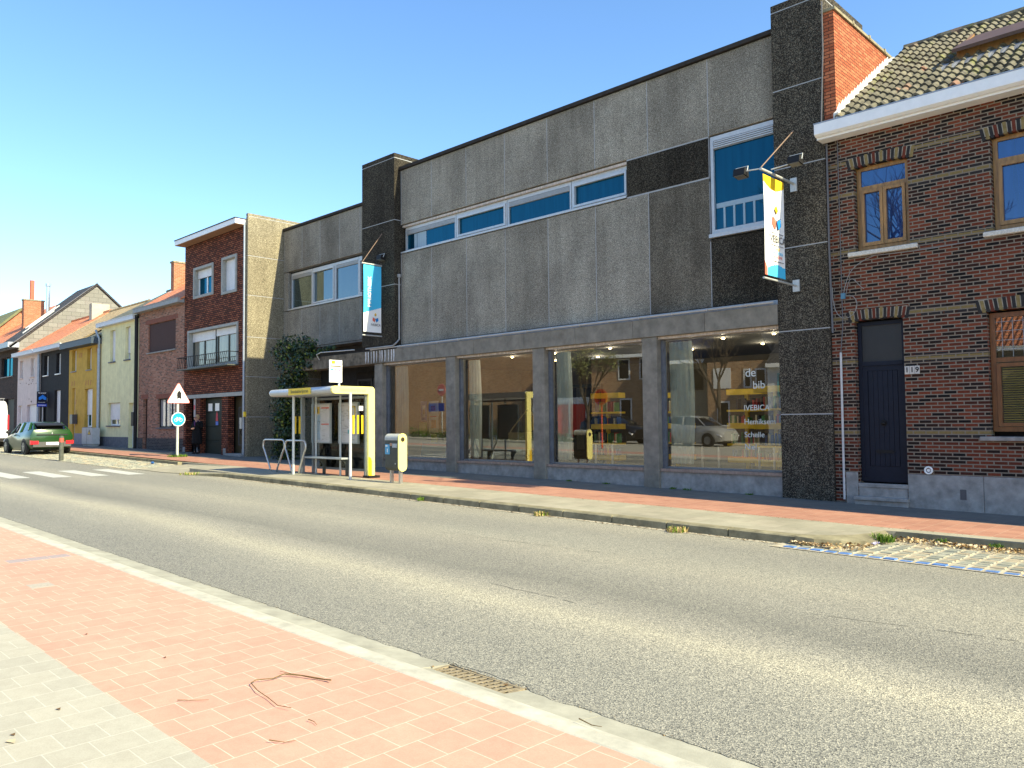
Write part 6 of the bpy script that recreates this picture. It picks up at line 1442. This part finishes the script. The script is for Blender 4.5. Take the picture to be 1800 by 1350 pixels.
tw([(578, 1199), (540, 1194), (510, 1188), (492, 1184)], .004, 'straight straw coloured twig lying beside the long bent twig'); tw([(312, 1234), (340, 1235), (367, 1233)], .003, 'short thin twig left of the long bent twig'); tw([(473, 1307), (500, 1308), (520, 1305)], .003, 'short thin twig nearest the lower edge on the red pavement')
tw([(1018, 1269), (1040, 1279), (1058, 1285)], .004, 'small twig lying on the near kerb right of the drain'); tw([(542, 1269), (552, 1272), (557, 1277)], .003, 'tiny curled twig below the long bent twig')
for i, (px, py, c, w, lab) in enumerate([(102, 1248, 1, .022, 'small brown leaf on the near grey pavement, upper one'), (22, 1293, 1, .022, 'small brown leaf at the left edge of the near grey pavement'), (18, 1305, 2, .04, 'pale dry leaf at the left edge of the near grey pavement'), (289, 1157, 1, .018, 'small brown leaf on the red pavement above the grey strip'), (760, 1184, 0, .02, 'yellow leaf lying at the left end of the drain grate'), (151, 1116, 1, .018, 'small brown leaf near the top of the near red pavement'), (888, 1217, 1, .025, 'orange brown leaf at the right end of the drain grate')]):
    x, y = Gp(px, py, -.1 if i in (4, 6) else 0); z = g(x)+(-.055 if i in (4, 6) else .003); b = MB(); b.m = c; b.add([(x-w, y, z), (x-w*.2, y-w*.5, z+.006), (x+w, y+w*.2, z+.002), (x+w*.1, y+w*.6, z+.01)], [(0, 1, 2, 3)])
    solo('fallen_leaf', b, LEAFC, lab, 'leaf', origin=(x, y, z))
x, y = Gp(1530, 960, -.12)
b = MB(); random.seed(5); vs = []
for i in range(7):
    for j in range(5): vs.append((x-.09+i*.03, y-.05+j*.025+.01*i, g(x)-.10+random.uniform(0, .045)))
b.add(vs, [(i*5+j, i*5+j+1, (i+1)*5+j+1, (i+1)*5+j) for i in range(6) for j in range(4)])
solo('paper_scrap', b, simple('lilac_paper', (.62, .58, .80), .7, .1), 'crumpled white and lilac paper lying among the dry leaves', 'litter', origin=(x, y, g(x)-.1))
x, y = Gp(268, 811, 0); b = MB(); b.ball((x, y, g(x)+.05-.1), (.12, .05, .05), 10, 6); solo('dropped_bottle', b, simple('bottle_blue', (.03, .12, .35), .3, .1), 'small blue litter lying by the crossing ramp', 'litter', origin=(x, y, g(x)))

# ================================================================ ACROSS THE STREET (seen only in the glass)
YO = -29.5
def opp_house(lab, x0, x1, ze, wall, roofm=None, zr=None, wins=(), gut=WPLAST, y=YO, depth=9, kind_='gable'):
    H = thing('terrace_house', lab, 'house', ((x0+x1)/2, y, g((x0+x1)/2)))
    b = MB(); b.box(x0, x1, y-depth, y, -.5, ze); part('wall', b, wall, H)
    if roofm:
        if kind_ == 'gable': b = MB(); b.prism([(y+.35, ze), (y-depth/2, zr), (y-depth-.35, ze)], 'x', x0, x1)
        else: b = MB(); b.prism([(x0-.3, ze), ((x0+x1)/2, zr), (x1+.3, ze)], 'y', y-depth, y-.001)
        part('roof', b, roofm, H)
        b = MB(); b.box(x0, x1, y+.01, y+.45, ze-.25, ze-.02)
        if kind_ == 'gable': part('gutter_board', b, gut, H)
    for (a, c, d, e, fm, pm) in wins:
        q0 = .055 if fm is REDD else 0
        b = MB(); b.box(a, c, y+.002+q0, y+.05+q0, d, e); f = part('window' if e-d < 2.05 else 'door', b, fm, H)
        b = MB(); b.box(a+.1, c-.1, y+.052+q0, y+.054+q0, d+.1, e-.1); part('pane', b, pm, f)
    H.rotation_euler.z = math.radians(-14)
    return H
WG = simple('opp_shutter_white', (.7, .7, .68), .5, .05); REDD = simple('red_garage_paint', (.50, .03, .02), .4, .1)
opp_house('brown brick blind wall across the street mirrored in the first windows', -64, -41.2, 9.2, BROPP)
opp_house('grey gabled house with red garage doors mirrored in the third window', -41.1, -36.9, 6.9, simple('anthracite_wall', (.045, .05, .06), .8, .1), None, None, [(-40.6, -37.2, .0, 3.4, WG, WG), (-39.9, -38.9, .5, 2.9, REDD, REDD), (-38.7, -37.5, .5, 2.9, REDD, REDD)])
H_ = opp_house('brown brick house with solar panels mirrored in the third window', -36.3, -31.6, 6.3, BROPP, R_BK, 9.6, [(-34.2, -33.3, 4.5, 6.0, WG, DKGL), (-32.6, -31.9, 4.5, 6.0, WG, DKGL), (-34.1, -33.2, 1.2, 3.2, WG, DKGL)])
H_2 = opp_house('pale house with dark roof mirrored in the fourth window', -31.5, -27.0, 5.6, simple('beige_wall', (.33, .29, .2), .8, .1), R_BK, 9.2, [(-30.6, -29.4, 3.6, 5.0, BLKP, DKGL), (-28.6, -27.6, 3.6, 5.0, BLKP, DKGL)])
SOL = simple('solar_panel', (.01, .015, .06), .15, .1)
for H__, x0, n, ze, zr in ((H_, -35.6, 4, 6.3, 9.6), (H_2, -31.0, 4, 5.6, 9.2)):
    for k in range(n):
        for r_ in range(2):
            a = x0+k*1.03; f0, f1 = .2+r_*.33, .2+r_*.33+.31
            yy = lambda f: YO+.35-f*4.85+.06; zz = lambda f: ze+(zr-ze)*f+.06
            b = MB(); b.add([(a, yy(f0), zz(f0)), (a+1, yy(f0), zz(f0)), (a+1, yy(f1), zz(f1)), (a, yy(f1), zz(f1)), (a, yy(f0)-.02, zz(f0)-.05), (a+1, yy(f0)-.02, zz(f0)-.05), (a+1, yy(f1)-.02, zz(f1)-.05), (a, yy(f1)-.02, zz(f1)-.05)], [(0, 1, 2, 3), (7, 6, 5, 4), (0, 4, 5, 1), (1, 5, 6, 2), (2, 6, 7, 3), (3, 7, 4, 0)]); part('solar_panel', b, SOL, H__)
opp_house('brown brick house with a steep black gable mirrored in the fourth window', -26.9, -22.9, 5.3, BROPP, simple('black_gable', (.012, .014, .02), .7, .2), 9.5, [(-26.5, -25.4, 3.6, 4.9, WG, WG), (-24.6, -24.1, 3.6, 4.8, WG, DKGL), (-23.9, -23.2, 3.6, 4.8, WG, DKGL), (-26.3, -25.5, 1.2, 2.8, WG, DKGL), (-24.4, -23.4, .5, 2.7, BLKP, DKGL)], kind_='front')
opp_house('white house with turquoise shutters mirrored at the right end of the fourth window', -22.8, -18.4, 5.0, simple('white_wall', (.6, .62, .62), .8, .1), R_BK, 7.5, [(-22.2, -21.2, 3.0, 4.4, simple('turquoise', (.15, .45, .5), .6, .1), DKGL), (-20.6, -19.4, 3.0, 4.4, simple('turquoise', (.15, .45, .5)), DKGL)])
opp_house('beige brick house behind the camera', -18.3, -8, 5.2, simple('beige_wall_b', (.36, .31, .22), .8, .1), R_OR, 8.0, [(-16.5, -15, 3.2, 4.6, WG, DKGL), (-13, -11.5, 3.2, 4.6, WG, DKGL), (-16.5, -14.5, .9, 2.5, WG, DKGL)])
opp_house('white rendered house behind the camera', -7.9, 6, 5.0, simple('white_wall', (.6, .62, .62)), R_OR, 7.6, [(-6, -4.6, 3.2, 4.5, WG, DKGL), (-2, -.6, 3.2, 4.5, WG, DKGL)], y=-31)
BCAR = carpaint('black_car_paint', (.008, .008, .009)); SCAR = carpaint('silver_car_paint', (.35, .35, .33))
car('parked_car', 'black car parked across the street, mirrored in the third window', (-29.4, -22.6, g(-29)), .1, BCAR, suv=.2)
car('parked_car', 'silver car parked across the street, mirrored in the fourth window', (-23.6, -22.4, g(-23)), .1, SCAR, rim=RIM, suv=.18)
# mirrored road signs
def opp_sign(x, y, zc, r, disc, lab, pole):
    t = thing('road_sign_post', lab, 'road sign', (x, y, g(x)))
    b = MB(); b.tube([(x, y, g(x)), (x, y, zc)], .04, 8); part('post', b, pole, t)
    b = MB(); b.tube([(x, y+.05, zc), (x, y+.08, zc)], r, 24); sp = part('sign_disc', b, disc, t)
    return t, sp
ORNG = simple('orange_sign_back', (.65, .10, .03), .5, .08)
t, sp = opp_sign(-25.15, -15.9, 2.83, .42, ORNG, 'orange red round sign on an orange post across the street, mirrored in the third window', ORNG)
b = MB(); b.box(-25.19, -25.11, -15.81, -15.80, 2.55, 3.1); part('sign_bracket', b, simple('bracket_dark', (.12, .02, .01), .5, .1), sp)
t, sp = opp_sign(-41.7, -19.5, 3.85, .42, simple('sign_red', (.62, .06, .05)), 'red no entry sign across the street, mirrored in the first window', GALV)
b = MB(); b.box(-41.95, -41.45, -19.415, -19.405, 3.78, 3.92); part('white_bar', b, WPLAST, sp)
b = MB(); b.box(-43.0, -41.4, -19.42, -19.40, 2.4, 2.95); part('blue_plate', b, simple('plate_blue', (.02, .06, .35), .5, .1), t)
# trees across the street
BARK = simple('tree_bark', (.09, .07, .05), .9, .3, 12)
def tree(x, y, H, spread, lab, seed, leaves=0, leafm=None, depth=6):
    random.seed(seed); t = thing('bare_tree' if not leaves else 'young_tree', lab, 'tree', (x, y, g(x)))
    trunk = MB(); br = MB(); tips = []
    def grow(p, d, L, r, lev):
        q = p+d*L; mid = p+d*L*.5+Vector((random.uniform(-.04, .04), random.uniform(-.04, .04), 0))*L
        (trunk if lev == 0 else br).tube([tuple(p), tuple(mid), tuple(q)], [r, r*.85, r*.68], 7 if lev < 2 else 4, False)
        if lev >= depth-1: tips.append(q); return
        tips.append(q) if lev > 2 else None
        for k in range(3 if lev < 3 else 2):
            a = Vector((random.gauss(0, 1), random.gauss(0, 1), random.gauss(0, .5))).normalized()
            nd = (d+a*spread*random.uniform(.5, 1.1)+Vector((0, 0, .18))).normalized(); grow(q, nd, L*random.uniform(.62, .85), r*.62, lev+1)
    grow(Vector((x, y, g(x)-.1)), Vector((0, 0, 1)), H*.26, H*.018, 0)
    part('trunk', trunk, BARK, t); part('limbs', br, BARK, t)
    if leaves:
        def smp(): c = random.choice(tips); d = Vector((random.gauss(0, 1), random.gauss(0, 1), random.gauss(0, 1))).normalized(); return tuple(c+d*random.uniform(.05, .4)), d
        part('crown', leafmesh(leaves, smp, .05), leafm, t)
SPRL = [simple('spring_leaf', (.22, .24, .09), .6, .2), simple('spring_leaf_pale', (.32, .33, .14), .6, .2), simple('spring_leaf_dark', (.14, .16, .05), .6, .2)]
tree(-29.2, -19.8, 7.0, .55, 'young tree with pale spring leaves across the street, mirrored in the third window', 4, 1300, SPRL, 6)
tree(-13.8, -24.5, 16.5, .75, 'tall bare tree across the street, mirrored in the upper window of the corner house', 9, depth=8)
tree(-24.0, -25.5, 8, .7, 'small bare tree across the street, mirrored in the fourth window', 12, depth=7)
# shrubs row on the opposite verge
random.seed(2)
def hs():
    x = random.uniform(-45, -30); return (x, -19.2+random.gauss(0, .25), g(x)+.15+abs(random.gauss(0, .28))), (0, 0, 1)
hd_ = leafmesh(4500, hs, .07)
solo('low_hedge', hd_, [simple('hedge_green', (.05, .11, .02), .7, .3), simple('hedge_light', (.09, .16, .03), .7, .3), simple('hedge_pale', (.12, .19, .04), .7, .3)], 'low green hedge across the street, mirrored in the shop windows', 'hedge', origin=(-37, -19.2, .3))
